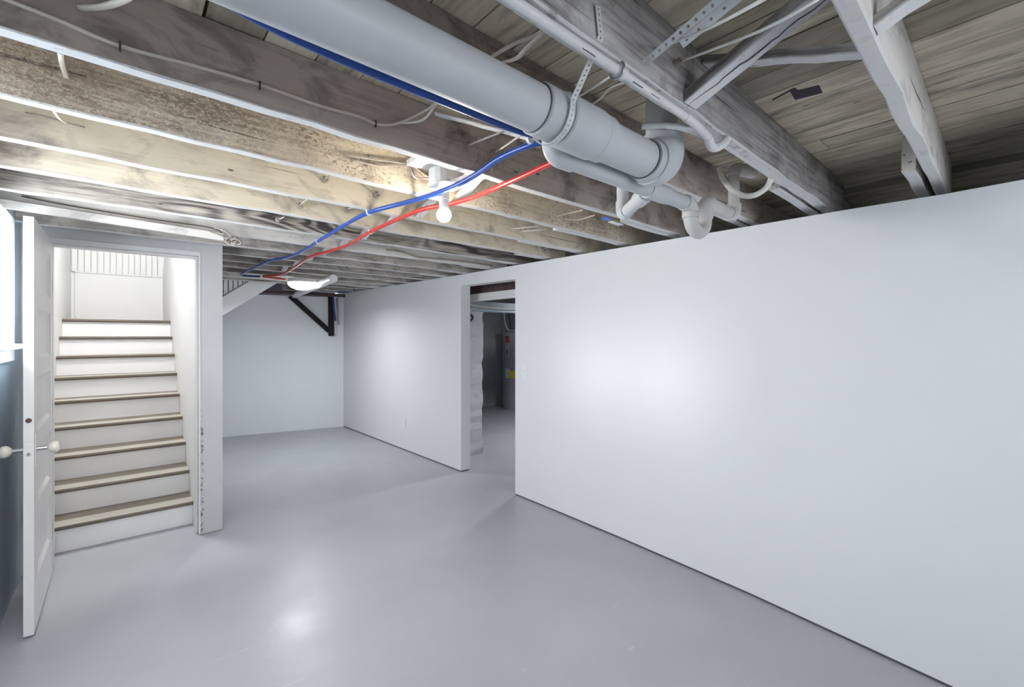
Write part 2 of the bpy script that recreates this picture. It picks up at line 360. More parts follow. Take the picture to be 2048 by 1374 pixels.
def perforated(path, width, pitch, hole, thick=0.0015, side=Vector((0, 0, 1)), n=8):
    P = smoothpath(path, 1); bm = bmesh.new()
    cum = [0]
    for a, c in zip(P, P[1:]): cum.append(cum[-1] + (c - a).length)
    def at(s):
        s = min(max(s, 0), cum[-1])
        for i in range(len(P) - 1):
            if s <= cum[i + 1] + 1e-9:
                t = (P[i + 1] - P[i]); u = (s - cum[i]) / max(1e-9, t.length if True else 1); return P[i].lerp(P[i + 1], min(1, u)), t.normalized()
        return P[-1], (P[-1] - P[-2]).normalized()
    def sd(t, s):
        q = side(s / cum[-1]) if callable(side) else side
        return (q - t * q.dot(t)).normalized()
    N = max(1, int(cum[-1] / pitch)); pt_ = cum[-1] / N
    def V(s, o):
        q, t = at(s); return bm.verts.new(q + sd(t, s) * o)
    for i in range(N):
        c = (i + 0.5) * pt_; o = []; inn = []
        for k in range(8):
            a = 2 * PI * (k + 0.5) / 8
            o_s = max(-1, min(1, math.cos(a) * 1.45)); o_t = max(-1, min(1, math.sin(a) * 1.45))
            if abs(math.cos(a)) > abs(math.sin(a)): o_s = math.copysign(1, math.cos(a)); o_t = math.sin(a) * 1.08
            else: o_t = math.copysign(1, math.sin(a)); o_s = math.cos(a) * 1.08
            o.append((c + o_s * pt_ / 2, o_t * width / 2)); inn.append((c + math.cos(a) * hole, math.sin(a) * hole))
        cs = [(c + pt_ / 2, width / 2), (c - pt_ / 2, width / 2), (c - pt_ / 2, -width / 2), (c + pt_ / 2, -width / 2)]
        ov = [V(*q) for q in o]; iv = [V(*q) for q in inn]; cv = [V(*q) for q in cs]
        for k in range(8):
            k2 = (k + 1) % 8
            bm.faces.new((ov[k], ov[k2], iv[k2], iv[k]))
        for q, (k1, k2) in zip(cv, ((0, 1), (2, 3), (4, 5), (6, 7))): bm.faces.new((ov[k1], q, ov[k2]))
    bmesh.ops.remove_doubles(bm, verts=bm.verts[:], dist=1e-5)
    return bm
def solidify(o, t):
    md = o.modifiers.new('thickness', 'SOLIDIFY'); md.thickness = t; md.offset = 0; return o

# ------------------------------------------------------------------ the shell
ZJ = 2.05; ZF = 2.235                         # underside of joists, underside of the subfloor
RX0, RX1, RY0, RY1 = -0.455, 6.32, -1.62, 7.75
struct('floor', boxm(-0.7, RX1 + .2, RY0 - .2, RY1 + .2, -0.12, 0), M['floor'])

# subfloor boards run front to back; open over the stairwell
bm = bmesh.new(); x = -0.66
while x < 6.4:
    wb = random.choice((0.135, 0.14, 0.138)); gap = random.choice((0.004, 0.004, 0.006, 0.008))
    y0 = 4.30 if False else RY0 - 0.1
    segs = [(RY0 - 0.1, RY1 + 0.1)]
    if x + wb < 0.50: segs = [(RY0 - 0.1, 4.06)]
    else:
        cut = random.uniform(0.2, 6.5); segs = [(RY0 - 0.1, cut - 0.001), (cut + 0.001, RY1 + 0.1)]
    dz = random.uniform(0, 0.003)
    for a, c_ in segs: box(bm, x, x + wb - gap, a, c_, ZF + dz, ZF + 0.03)
    x += wb
struct('ceiling', bm, W['board'], label='underside of the old plank subfloor above the open joists')
struct('ceiling_backing', boxm(0.52, 6.5, RY0 - .2, RY1 + .2, ZF + 0.031, ZF + 0.06), M['void'])
bm = boxm(-0.7, 0.52, RY0 - .2, 4.06, ZF + 0.031, ZF + 0.06); struct('ceiling_backing', bm, M['void'])

hq = [onZ(a, b_, ZF - .001) for a, b_ in ((1580, 183), (1590, 200), (1645, 186), (1638, 171), (1597, 181), (1588, 176), (1545, 199), (1546, 201))]
bm = bmesh.new(); hexa(bm, hq[:2] + hq[2:], [q + Vector((0, 0, .004)) for q in hq])  # flat dark patch on the boards, painted in for a hole's darkness
ho = obj('plank_hole_patch', bm, M['void'], bpy.data.objects['ceiling'])

# right-hand partition wall (a little bowed, as old walls are), with the doorway
WP = [(2.36, -1.62, 1.985), (2.537, 0.279, 1.990), (2.570, 0.622, 2.003), (2.611, 1.072, 2.014), (2.644, 1.894, 2.027), (2.656, 2.501, 2.034), (2.660, 3.092, 2.038), (2.677, 3.974, 2.046), (2.618, 7.13, 2.064)]
TH = 0.115
def wallseg(bm, a, c, z0a, z0c):
    hexa(bm, [(a[0], a[1], z0a), (c[0], c[1], z0c), (c[0], c[1], c[2]), (a[0], a[1], a[2])],
         [(a[0] + TH, a[1], z0a), (c[0] + TH, c[1], z0c), (c[0] + TH, c[1], c[2]), (a[0] + TH, a[1], a[2])])
bm = bmesh.new()
for i in range(6): wallseg(bm, WP[i], WP[i + 1], 0.013, 0.013)
wallseg(bm, WP[6], WP[7], 1.915, 1.93)
wallseg(bm, WP[7], WP[8], 0.013, 0.013)
bmesh.ops.remove_doubles(bm, verts=bm.verts[:], dist=1e-4)
struct('wall_right', bm, M['wall'], label='long smooth white partition wall with the open doorway')
# dark gap strip where the wall meets the floor
def wline(y):
    for a, c in zip(WP, WP[1:]):
        if a[1] <= y <= c[1]: return a[0] + (c[0] - a[0]) * (y - a[1]) / (c[1] - a[1])
    return WP[-1][0]

# end wall, slightly skewed
def backx(x): return 7.13 + (2.618 - x) * 0.2247
bm = bmesh.new(); hexa(bm, [(0.50, backx(.5), 0), (2.70, backx(2.7), 0), (2.70, backx(2.7), 2.0), (0.50, backx(.5), 2.0)],
     [(0.50, backx(.5) + .15, 0), (2.70, backx(2.7) + .15, 0), (2.70, backx(2.7) + .15, 2.0), (0.50, backx(.5) + .15, 2.0)])
struct('wall_end', bm, M['wall_end'], label='white end wall of the alcove past the stairs')
struct('wall_end_sill', boxm(0.50, 2.70, 7.74, 7.84, 1.9, 2.26), M['void'])

# left wall with window opening
LX = RX0
WY0, WY1, WZ0, WZ1 = 1.95, 3.46, 1.37, 1.95
bm = bmesh.new()
box(bm, LX - .2, LX, RY0, WY0, 0, ZF); box(bm, LX - .2, LX, WY1, 4.0, 0, ZF)
box(bm, LX - .2, LX, WY0, WY1, 0, WZ0); box(bm, LX - .2, LX, WY0, WY1, WZ1, ZF)
struct('wall_left', bm, M['left_wall'], label='blue-grey painted foundation wall behind the open door')
# back wall, opened for the added fill window
bm = bmesh.new(); BX0, BX1, BZ0, BZ1 = 0.2, 2.1, 1.05, 1.95
box(bm, LX - .2, BX0, RY0 - .15, RY0, 0, ZF); box(bm, BX1, RX1, RY0 - .15, RY0, 0, ZF)
box(bm, BX0, BX1, RY0 - .15, RY0, 0, BZ0); box(bm, BX0, BX1, RY0 - .15, RY0, BZ1, ZF)
struct('wall_back', bm, M['wall'])
# room beyond: outer walls
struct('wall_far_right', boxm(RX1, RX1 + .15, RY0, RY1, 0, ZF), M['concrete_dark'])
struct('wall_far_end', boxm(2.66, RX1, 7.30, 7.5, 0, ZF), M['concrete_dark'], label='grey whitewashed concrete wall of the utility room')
struct('wall_far_back', boxm(2.5, RX1, RY0 - .02, RY0 + .1, 0, ZF), M['void'])

# windows
def window(name, ax0, ax1, z0, z1, plane, axis, label):
    t = thing(name, label, None, kind='structure')
    del_ = 0.045
    bm = bmesh.new()
    def bx(a0, a1, c0, c1, e0, e1):
        if axis == 'x': box(bm, plane + e0, plane + e1, a0, a1, c0, c1)
        else: box(bm, a0, a1, plane + e0, plane + e1, c0, c1)
    cw = 0.085
    bx(ax0 - cw, ax0, z0 - cw, z1 + cw, 0.001, 0.022); bx(ax1, ax1 + cw, z0 - cw, z1 + cw, 0.001, 0.022)
    bx(ax0, ax1, z1, z1 + cw, 0.001, 0.022); bx(ax0, ax1, z0 - cw, z0, 0.001, 0.022)
    obj('window_casing', bm, M['frame'], t, bevel=0.003)
    bm = bmesh.new(); bx(ax0 - cw - .02, ax1 + cw + .02, z0 - 0.022, z0 + 0.004, -0.03, 0.055)
    obj('window_sill', bm, M['frame'], t, bevel=0.004)
    bm = bmesh.new(); mid = (ax0 + ax1) / 2; s = -0.12
    for a0, a1 in ((ax0, ax0 + .04), (mid - .025, mid + .025), (ax1 - .04, ax1)): bx(a0, a1, z0, z1, s, s + .04)
    bx(ax0, ax1, z0, z0 + .04, s, s + .04); bx(ax0, ax1, z1 - .04, z1, s, s + .04)
    obj('window_frame', bm, M['frame'], t)
    bm = bmesh.new(); bx(ax0 + .03, ax1 - .03, z0 + .03, z1 - .03, s + .018, s + .022)
    obj('window_pane', bm, M['glass'], t)
    return t
window('window_1', WY0, WY1, WZ0, WZ1, LX, 'x', 'bright basement window at the left edge, behind the open door')
wt = window('fill_window', BX0, BX1, BZ0, BZ1, 0, 'y', 'added fill-light window in the wall behind')
for ch in list(wt.children): ch.location = (0, 0, 0)
# the added fill-light window is built facing +y at the back wall plane
wt.location = (0, RY0, 0)

# ------------------------------------------------------------------ stair enclosure
SY = 3.925; SX0, SX1 = -0.335, 0.413; PXW = 0.558; OZ = 1.98
bm = bmesh.new()
box(bm, SX1, PXW, SY, 7.62, 0.003, ZF)                          # partition / post
box(bm, SX0, SX1, SY, SY + .115, OZ, ZF)                        # header over the door opening
box(bm, LX, SX0, SY, SY + .115, 0.003, ZF)
bmesh.ops.remove_doubles(bm, verts=bm.verts[:], dist=1e-4)
struct('wall_stairs', bm, M['stair_wall'], label='white painted wall and post framing the stair opening, paint chipped at the corner')
bm = bmesh.new()
box(bm, SX1 - .012, SX1, SY + .04, SY + .115, 0.003, OZ); box(bm, SX0, SX1 - .012, SY + .04, SY + .115, OZ - .012, OZ); box(bm, SX0, SX0 + .012, SY + .04, SY + .115, 0.003, OZ - .012)
struct('trim_1', bm, M['door'], label='white door stop around the stair opening', bevel=0.002)
bm = bmesh.new()
box(bm, SX0, SX1 - .001, SY - .008, SY, OZ, OZ + .03); box(bm, SX1, SX1 + .012, SY - .006, SY, 0.004, OZ + .03)
struct('trim_2', bm, M['door'], label='thin white bead along the stair opening', bevel=0.002)
# stairwell shaft
BY = 7.40
struct('wall_stairwell_left', boxm(LX - .15, LX, SY + .12, BY + .2, 0, 3.9), M['stairwell'])
struct('wall_stairwell_right', boxm(SX1, PXW, SY, 6.30, ZF, 3.9), M['stairwell'])
bm = bmesh.new(); box(bm, SX1 - 0.006, SX1 - .001, SY + .13, BY - .02, 0, 3.9)
struct('wall_stairwell_lining', bm, M['stairwell'])
struct('wall_stairwell_front', boxm(LX - .15, PXW, 3.95, 4.06, ZF + .06, 3.9), M['stairwell'])
struct('ceiling_stairwell', boxm(LX - .15, 2.6, 3.9, BY + .3, 3.9, 4.0), M['stairwell'])
struct('wall_stairwell_back', boxm(LX - .15, PXW, BY, BY + .12, 1.5, 3.9), M['stairwell'])
def bead(name, x0, x1, y, z0, z1, pitch, mat, label, poly=None):
    bm = bmesh.new(); x = x0
    while x < x1 - 0.01:
        xe = min(x + pitch, x1)
        za, zb = (poly(x), poly(xe)) if poly else (z0, z0)
        g = 0.005
        hexa(bm, [(x + g, y, za), (xe - g, y, zb), (xe - g, y, z1), (x + g, y, z1)], [(x + g, y + .024, za), (xe - g, y + .024, zb), (xe - g, y + .024, z1), (x + g, y + .024, z1)])
        x = xe
    return struct(name, bm, mat, label=label)
bead('trim_3', LX, 0.40, BY - .026, 2.165, 3.9, 0.057, M['stairwell'], 'white beadboard high on the wall over the stairs')
# plain white panel with a rounded lower corner, below the beadboard
bm = bmesh.new(); r = 0.05; xa, xb, za, zb = LX + 0.03, 0.40, 1.60, 2.15
pts = [(xa + r - r * math.cos(a), za + r - r * math.sin(a)) for a in [PI / 2 * k / 6 for k in range(7)]] + [(xb, za), (xb, zb), (xa, zb)]
hexa(bm, [(q[0], BY - .014, q[1]) for q in pts], [(q[0], BY - .002, q[1]) for q in pts])
pn = obj('wall_panel', bm, M['stairwell'], bevel=0.003); tag(pn, 'plain white board panel on the wall above the top step', 'wall panel')
bm = bmesh.new(); box(bm, xa, xb, BY - .022, BY - .013, zb, zb + .018); obj('cap_trim', bm, M['riser'], pn)
tag(obj('hanging_cord', tubem([onY(119, 480, 7.30), onY(118, 540, 7.30), onY(117, 600, 7.30), onY(121, 636, 7.3), onY(130, 642, 7.33)], 0.008, 8, 5), M['wire'], smooth=True), 'grey cord running down the left corner above the top step', 'cord')

# stairs
st = thing('staircase', 'steep white staircase with worn taupe treads behind the open door', 'staircase', (0.0, 4.2, 0))
NT = 9; RISE = 0.1755; RUN = 0.2705; Y1 = 4.190
SL0, SL1 = LX + 0.001, SX1 - 0.007
for i in range(NT):
    yr = Y1 + RUN * i; zt = RISE * (i + 1)
    obj('riser', boxm(SL0, SL1, yr, yr + .018, RISE * i + (0.002 if i == 0 else 0.0), zt - .026), M['riser'], st)
    ye = yr + RUN + .016 if i < NT - 1 else BY - .016
    bm = bmesh.new(); pr = [(yr - .026, zt - .013), (yr - .0235, zt - .021), (yr - .016, zt - .026), (ye, zt - .026), (ye, zt), (yr - .016, zt), (yr - .0235, zt - .005)]
    hexa(bm, [(SL0, a, c_) for a, c_ in pr], [(SL1, a, c_) for a, c_ in pr])
    tr = obj('tread', bm, M['tread'], st)
    bm = bmesh.new(); q = [(yr - .0275, zt - .013), (yr - .0245, zt - .0215), (yr - .0155, zt - .0275), (yr - .0155, zt - .026), (yr - .0235, zt - .0205), (yr - .026, zt - .013), (yr - .0235, zt - .005), (yr - .016, zt), (yr + .105, zt), (yr + .105, zt + .0015), (yr - .0165, zt + .0015), (yr - .0245, zt - .0045)]
    for k in range(len(q) // 2 - 0):
        pass
    hexa(bm, [(SL0, yr - .022, zt), (SL0, yr + .105, zt), (SL0, yr + .105, zt + .002), (SL0, yr - .018, zt + .002)], [(SL1, yr - .022, zt), (SL1, yr + .105, zt), (SL1, yr + .105, zt + .002), (SL1, yr - .018, zt + .002)])
    obj('nosing_strip', bm, M['nosing'], tr)
# upper flight turning right off the landing, its white side board seen from the alcove
FY = 6.32
f0, f1, f2, f3, f4 = onY(447, 690 - 60 + 0, FY), onY(553, 567, FY), onY(500, 561, FY), onY(447, 592, FY), onY(553, 562, FY)
sl = (f1.z - f0.z) / (f1.x - f0.x); slt = (f2.z - f3.z) / (f2.x - f3.x)
xl = PXW + 0.001; xr = f1.x + 0.25
lo = lambda x: f0.z + sl * (x - f0.x); up = lambda x: min(ZF - .001, f3.z + slt * (x - f3.x))
bm = bmesh.new(); hexa(bm, [(xl, FY, lo(xl)), (f1.x, FY, lo(f1.x)), (xr - .05, FY, ZF - .002), (f2.x + .17, FY, ZF - .002), (xl, FY, up(xl))], [(q[0], FY + .03, q[2]) for q in [(xl, 0, lo(xl)), (f1.x, 0, lo(f1.x)), (xr - .05, 0, ZF - .002), (f2.x + .17, 0, ZF - .002), (xl, 0, up(xl))]])
obj('stringer', bm, M['riser'], st)
bm = bmesh.new(); hexa(bm, [(xl, FY + .03, lo(xl)), (f1.x + .1, FY + .03, lo(f1.x + .1)), (f1.x + .1, FY + .03, lo(f1.x + .1) + .02), (xl, FY + .03, lo(xl) + .02)], [(xl, 7.37, lo(xl)), (f1.x + .1, 7.37, lo(f1.x + .1)), (f1.x + .1, 7.37, lo(f1.x + .1) + .02), (xl, 7.37, lo(xl) + .02)])
obj('soffit', bm, M['riser'], st)
bm = bmesh.new(); 
hexa(bm, [(xl, FY - .004, up(xl) - .004), (f2.x + .1, FY - .004, up(f2.x + .1) - .004), (f2.x + .1, FY - .004, up(f2.x + .1) + .008), (xl, FY - .004, up(xl) + .008)], [(xl, FY + .02, up(xl) - .004), (f2.x + .1, FY + .02, up(f2.x + .1) - .004), (f2.x + .1, FY + .02, up(f2.x + .1) + .008), (xl, FY + .02, up(xl) + .008)])
obj('dark_reveal', bm, M['black_seam'], st)
bead('trim_4', xl, f2.x + .16, FY + .016, 0, ZF - .002, 0.05, M['stairwell'], 'white beadboard above the sloping stair side board', poly=lambda x: up(x) - .002)

# ------------------------------------------------------------------ the open panelled door
DX0, DX1, DY0, DY1, DZ0, DZ1 = -0.352, -0.316, 3.098, 3.845, 0.012, 1.975
door = thing('door_1', 'white five-panel door standing open at the foot of the stairs', None, ((DX0 + DX1) / 2, DY1, 0), kind='structure')
door['kind'] = 'structure'
bm = bmesh.new(); ST = 0.11
pan = [(0.24, 0.50), (0.60, 0.865), (0.955, 1.215), (1.30, 1.545), (1.63, 1.875)]
box(bm, DX0, DX1, DY0, DY0 + ST, DZ0, DZ1); box(bm, DX0, DX1, DY1 - ST, DY1, DZ0, DZ1)
zz = [DZ0] + [q for pq in pan for q in pq] + [DZ1]
for k in range(0, len(zz), 2): box(bm, DX0, DX1, DY0 + ST, DY1 - ST, zz[k], zz[k + 1])
bmesh.ops.remove_doubles(bm, verts=bm.verts[:], dist=1e-5)
obj('door_frame', bm, M['door'], door, bevel=0.002)
for a, c_ in pan:
    bm = bmesh.new(); ya, yb = DY0 + ST, DY1 - ST
    box(bm, DX0 + .012, DX1 - .012, ya, yb, a, c_)
    for s, xf in ((1, DX1), (-1, DX0)):
        xi = xf - s * .012; k = .022
        for P4 in ([(ya, a), (yb, a), (yb - k, a + k), (ya + k, a + k)], [(yb, a), (yb, c_), (yb - k, c_ - k), (yb - k, a + k)], [(yb, c_), (ya, c_), (ya + k, c_ - k), (yb - k, c_ - k)], [(ya, c_), (ya, a), (ya + k, a + k), (ya + k, c_ - k)]):
            vs = [bm.verts.new((xf - s * .001, *P4[0])), bm.verts.new((xf - s * .001, *P4[1])), bm.verts.new((xi, *P4[2])), bm.verts.new((xi, *P4[3]))]
            bm.faces.new(vs)
    obj('door_panel', bm, M['door'], door)
zk = 0.875; yk = DY0 + 0.055
for s, xf in ((1, DX1), (-1, DX0)):
    bm = bmesh.new(); lathe(bm, [(.011, 0), (.010, .02), (.009, .045)] if s > 0 else [(.009, -.045), (.010, -.02), (.011, 0)], 16, (xf, yk, zk), 'x'); sh = obj('knob_shank', bm, M['chrome'], door, smooth='auto')
    pr = [(.010, .040), (.016, .044), (.0255, .054), (.0285, .064), (.027, .074), (.020, .081), (.008, .084)]
    bm = bmesh.new(); lathe(bm, pr if s > 0 else [(a, -h) for a, h in pr][::-1], 24, (xf, yk, zk), 'x'); obj('door_knob', bm, M['knob'], door, smooth='auto')
    obj('escutcheon', boxm(*(sorted((xf, xf + s * .003))), yk - .026, yk + .026, zk - .085, zk + .075), M['door'], door, bevel=0.001)
obj('latch_plate', boxm(DX0 + .006, DX1 - .006, DY0 - .0015, DY0 + .002, zk - .075, zk + .035), M['door'], door)
bm = bmesh.new(); lathe(bm, [(.0055, -.012), (.006, 0)], 12, ((DX0 + DX1) / 2, DY0, zk - .01), 'y'); obj('latch_bolt', bm, M['chrome'], door, smooth='auto')
bm = bmesh.new(); lathe(bm, [(.011, -.0025), (.011, .001)], 20, ((DX0 + DX1) / 2, DY0, zk + .145), 'y'); obj('plug', bm, M['rust'], door, smooth='auto')
for hz in (0.25, 1.0, 1.72):
    bm = bmesh.new(); lathe(bm, [(.006, -.045), (.006, .045)], 10, (DX1 - .004, DY1 + .008, hz), 'z'); obj('hinge', bm, M['chrome'], door, smooth='auto')

# ------------------------------------------------------------------ joists
def joist(y0, x0, x1, mat, label, group=None, wd=0.045, z=ZJ, h=None, name='floor_joist', jit=0.0025):
    L = (x1 - x0) * math.sqrt(1 + JS * JS)
    bm = timber(L, wd, (h if h else ZF - z) - 0.0008, jit)
    o = obj(name, bm, mat); o.location = (x0, y0 + JS * x0, z); o.rotation_euler = (0, 0, math.atan(JS))
    tag(o, label, 'joist', group); return o
LJ = RX0 + 0.002
RJ = 2.86
G = 'floor joists under the plank ceiling'
joist(-0.235, LJ, RJ, W['grey'], 'floor joist crossing right over the viewer, beyond the top of the view', G)
joist(0.188, LJ, 3.0, W['whitej'], 'white-bottomed split joist farthest to the right, with peeling paint', G, wd=0.040, jit=.004)
joist(0.606, LJ, RJ + .1, W['grey'], 'thick rough grey joist that the thin white pipe runs under', G, wd=0.052, jit=.003)
joist(0.965, LJ, 2.80, W['mauve'], 'stained joist directly behind the big drain pipe', G, wd=0.045)
joist(1.402, LJ, RJ, W['mauve'], 'smooth mauve-grey joist with a cream cable stapled along its side', G, wd=0.042)
joist(1.784, LJ, RJ, W['peel'], 'rough brown joist with blistered peeling paint beside the bulb', G, wd=0.042)
joist(2.182, LJ, RJ, W['cream'], 'cream painted joist just beyond the lit bulb', G, wd=0.042)
joist(2.553, LJ, RJ, W['cream'], 'second cream painted joist beyond the lit bulb, under the crossing pipes', G, wd=0.042)
joist(2.938, LJ, RJ, W['swirl'], 'dark joist with swirling wood grain above the door', G, wd=0.042)
joist(3.330, LJ, RJ, W['whitej'], 'bluish grey joist just in front of the stair wall', G, wd=0.042)
joist(3.735, LJ, RJ, W['far'], 'grey joist directly against the stair wall top', G, wd=0.042)
xs = PXW + 0.002
for k, (y, mt) in enumerate(((4.11, 'far'), (4.50, 'far'), (4.90, 'far'), (5.29, 'far'), (5.72, 'whitej'), (6.02, 'far'))):
    joist(y, xs, RJ, W[mt], {5.72: 'whitewashed joist above the round dome light', 6.02: 'dark joist just behind the round dome light'}.get(y, ('nearest', 'second', 'third', 'farthest')[k % 4] + ' of the four weathered grey joists between the stair post and the dome light'), G, wd=0.042)
for y in (6.45, 6.85):
    joist(y, 1.70, RJ, W['far'], 'short dark joist over the white round duct' if y < 6.5 else 'last short joist, right against the end wall', 'joists at the alcove end wall', wd=0.042)
# lapping joists that come in from the room beyond the partition
for y, x0, lb in ((0.245, 2.33, 'short joist end lapped beside the rightmost joist'), (0.676, 2.16, 'short white joist end lapped beside the thick grey joist'), (1.03, 2.12, 'joist end lapped behind the stained joist at the trap'), (1.448, 2.14, 'white joist end lapped behind the mauve-grey joist'), (1.83, 1.98, 'white joist end lapped behind the blistered brown joist'), (2.228, 2.05, 'joist end lapped behind the first cream joist')):
    joist(y, x0, RX1, W['whitej'], lb, 'lapped joist ends above the partition wall', wd=0.042, jit=.003)
lapn = {2.60: 'joist end over the wall top just right of the doorway, beside the second cream joist', 2.98: 'joist end over the wall top just right of the doorway, beside the swirly joist', 3.375: 'joist end over the right part of the doorway opening', 3.78: 'joist end over the left part of the doorway opening'}
for y, o_ in zip((4.155, 4.545, 4.945, 5.335, 5.76), ('first', 'second', 'third', 'fourth', 'fifth')): lapn[y] = o_ + ' lapped joist end over the wall top, counted leftwards from the doorway'
for y in (2.60, 2.98, 3.375, 3.78, 4.155, 4.545, 4.945, 5.335, 5.76):
    joist(y, 2.35, RX1, W['far'], lapn[y], 'lapped joist ends near the doorway', wd=0.042)
fa, fb = onY(-6, 405, 3.29), onY(447, 474, 3.29)
bm = bmesh.new(); hexa(bm, [fa + Vector((0, 0, -.020)), fb + Vector((0, 0, -.022)), fb + Vector((0, 0, .022)), fa + Vector((0, 0, .020))], [q + Vector((0, .018, 0)) for q in (fa + Vector((0, 0, -.020)), fb + Vector((0, 0, -.022)), fb + Vector((0, 0, .022)), fa + Vector((0, 0, .020)))])
fo = obj('furring_strip', bm, W['whitej']); tag(fo, 'pale narrow board nailed low along the joist over the stair opening', 'wood strip')

# ------------------------------------------------------------------ cross bridging
def brace(x, ya, za, yb, zb, mat, label, group, w=0.045, t=0.022, name='bridging_brace'):
    a = Vector((x, ya, za)); c_ = Vector((x, yb, zb)); L = (c_ - a).length
    bm = timber(L, w, t, 0.0018, 8)
    o = obj(name, bm, mat); o.location = a
    d = (c_ - a).normalized(); side = Vector((1, 0, 0)); n_ = d.cross(side)
    o.rotation_euler = Matrix((d, side, n_)).transposed().to_euler()
    if n_.z < 0:
        o.rotation_euler = Matrix((d, -side, -n_)).transposed().to_euler(); o.location = a + side * w
    tag(o, label, 'brace', group); return o
JY = [-0.235, 0.190, 0.606, 0.965, 1.402, 1.784, 2.182, 2.553, 2.938, 3.330, 3.735, 4.11, 4.50, 4.90]
JW = [.045, .04, .052, .045] + [.042] * 12
hidden_ = 0
names = {3: ('white brace behind the big pipe, rising from the stained joist', 'white brace behind the big pipe, rising toward the mauve-grey joist'),
         6: ('white brace between the two cream joists, lower end toward the end wall', 'white brace between the two cream joists, lower end toward the viewer'),
         7: ('white brace between second cream and swirly joists, lower end toward the end wall', 'white brace between second cream and swirly joists, lower end toward the viewer'),
         8: ('white brace just past the dark swirly joist, lower end toward the end wall', 'white brace just past the dark swirly joist, lower end toward the viewer'),
         9: ('white brace over the stair wall line, lower end toward the end wall', 'white brace over the stair wall line, lower end toward the viewer'),
         10: ('white brace in the first alcove bay past the stair wall, lower end far', 'white brace in the first alcove bay past the stair wall, lower end near'),
         11: ('white brace in the second alcove bay past the stair wall, lower end far', 'white brace in the second alcove bay past the stair wall, lower end near'),
         12: ('white brace in the third alcove bay, closest to the dome light, lower end far', 'white brace in the third alcove bay, closest to the dome light, lower end near'),
         1: ('split white brace running up from the thick grey joist', 'flat white brace with nail holes, meeting the rightmost joist'),
         4: ('white brace from the mauve-grey joist, beside the bulb', 'white brace under the bulb base'),
         5: ('white brace between blistered and cream joists, above the red pipe', 'white brace between blistered and cream joists, rising toward the bulb')}
for i in range(len(JY) - 1):
    if i in (2, 3): continue
    xb = 1.20
    ya = JY[i] + JW[i] + JS * xb; yb = JY[i + 1] + JS * xb
    if i == 0:
        brace(1.17, ya + .004, ZF - .05, yb - .002, ZJ + .002, W['brace'], 'white brace reaching up from the rightmost joist out of view', None, w=.05, t=.02)
        brace(1.30, ya + .004, ZJ + .01, yb - .002, ZF - .04, W['brace'], 'hidden second brace over the viewer beyond the rightmost joist', None)
        continue
    la, lb = names.get(i, ('white cross brace between joists in the bridging row', 'white cross brace between joists in the bridging row'))
    gp = 'bridging braces between the joists'
    wv = .066 if i == 1 else .05
    brace(xb + (-.03 if i == 1 else 0), ya + .003, ZF - .035, yb - .003, ZJ + .006, W['brace'], la, gp, w=wv, t=.030 if i == 1 else .022)
    if i == 1:
        bo = C.objects[-1]; rk = random.Random(4); L_ = .40
        ck = [Vector((.02 + L_ * k / 26, .020 + .022 * k / 26 + rk.uniform(-.0045, .0045), -.0006)) for k in range(26)]
        bm = bmesh.new(); tube(bm, ck, [.0006 + .0016 * math.sin(PI * k / 25) for k in range(26)], 6)
        co = obj('crack', bm, M['black_seam']); co.parent = bo
    brace(xb + .07, ya + .003, ZJ + .006, yb - .003, ZF - .035, W['brace'], lb, gp, w=.045)

# ------------------------------------------------------------------ big drain pipe with branch and trap
PR = 0.056; PZ0 = ZJ - PR - 0.014; PZ = PZ0 - .012
def pl(x): return 0.812 + (x - 0.66) * 0.02        # pipe axis in plan
def pz(x): return PZ0 - .012 * max(0, x)
def PX(x): return Vector((x, pl(x), pz(x)))
main = thing('drain_pipe', 'large grey-painted drain pipe with elbow, branch and trap hung under the joists', 'drain pipe', tuple(PX(1.36)))
xe = 1.338
bend = arc(PX(xe - .3), PX(xe), PX(xe) + Vector((0, 0, .3)), 0.070, 12)
obj('main_pipe', tubem([PX(-.42), PX(1.24)], PR, 40), M['pipe'], main, smooth='auto')
def hub(x0, x1, r, mat=M['pipe']):
    bm = bmesh.new(); e = .004
    P_ = [(x0, r - .004), (x0 + e, r), (x1 - e, r), (x1, r - .004)]
    tube(bm, [PX(a) for a, _ in P_], [q for _, q in P_], 40)
    return obj('coupling', bm, mat, main, smooth='auto')
def seam(x, r):
    bm = bmesh.new(); tube(bm, [PX(x - .0015), PX(x + .0015)], r, 40); return obj('joint_seam', bm, M['black_seam'], main, smooth='auto')
hub(0.765, 0.845, PR + .006); hub(0.845, 0.985, PR + .011); seam(0.762, PR + .0025); hub(.985, 1.03, PR + .007)
seam(1.232, PR + .003)
bm = bmesh.new(); pth = [PX(1.235), PX(1.262)] + bend; tube(bm, pth, [PR + .008, PR + .010] + [PR + .013 + .005 * math.sin(PI * k / 12) for k in range(13)], 40); obj('elbow', bm, M['pipe'], main, smooth='auto')
bm = bmesh.new(); tube(bm, [PX(1.262), PX(1.285)], PR + .015, 40); obj('coupling', bm, M['pipe'], main, smooth='auto')
bm = bmesh.new(); tube(bm, [bend[-1] + Vector((0, 0, -.012)), bend[-1] + Vector((0, 0, .022))], PR + .013, 40); obj('coupling', bm, M['pipe'], main, smooth='auto')
obj('vertical_stack', tubem([bend[-1], (bend[-1].x, bend[-1].y, ZF - .001)], PR - .006, 36), M['pipe'], main, smooth='auto')
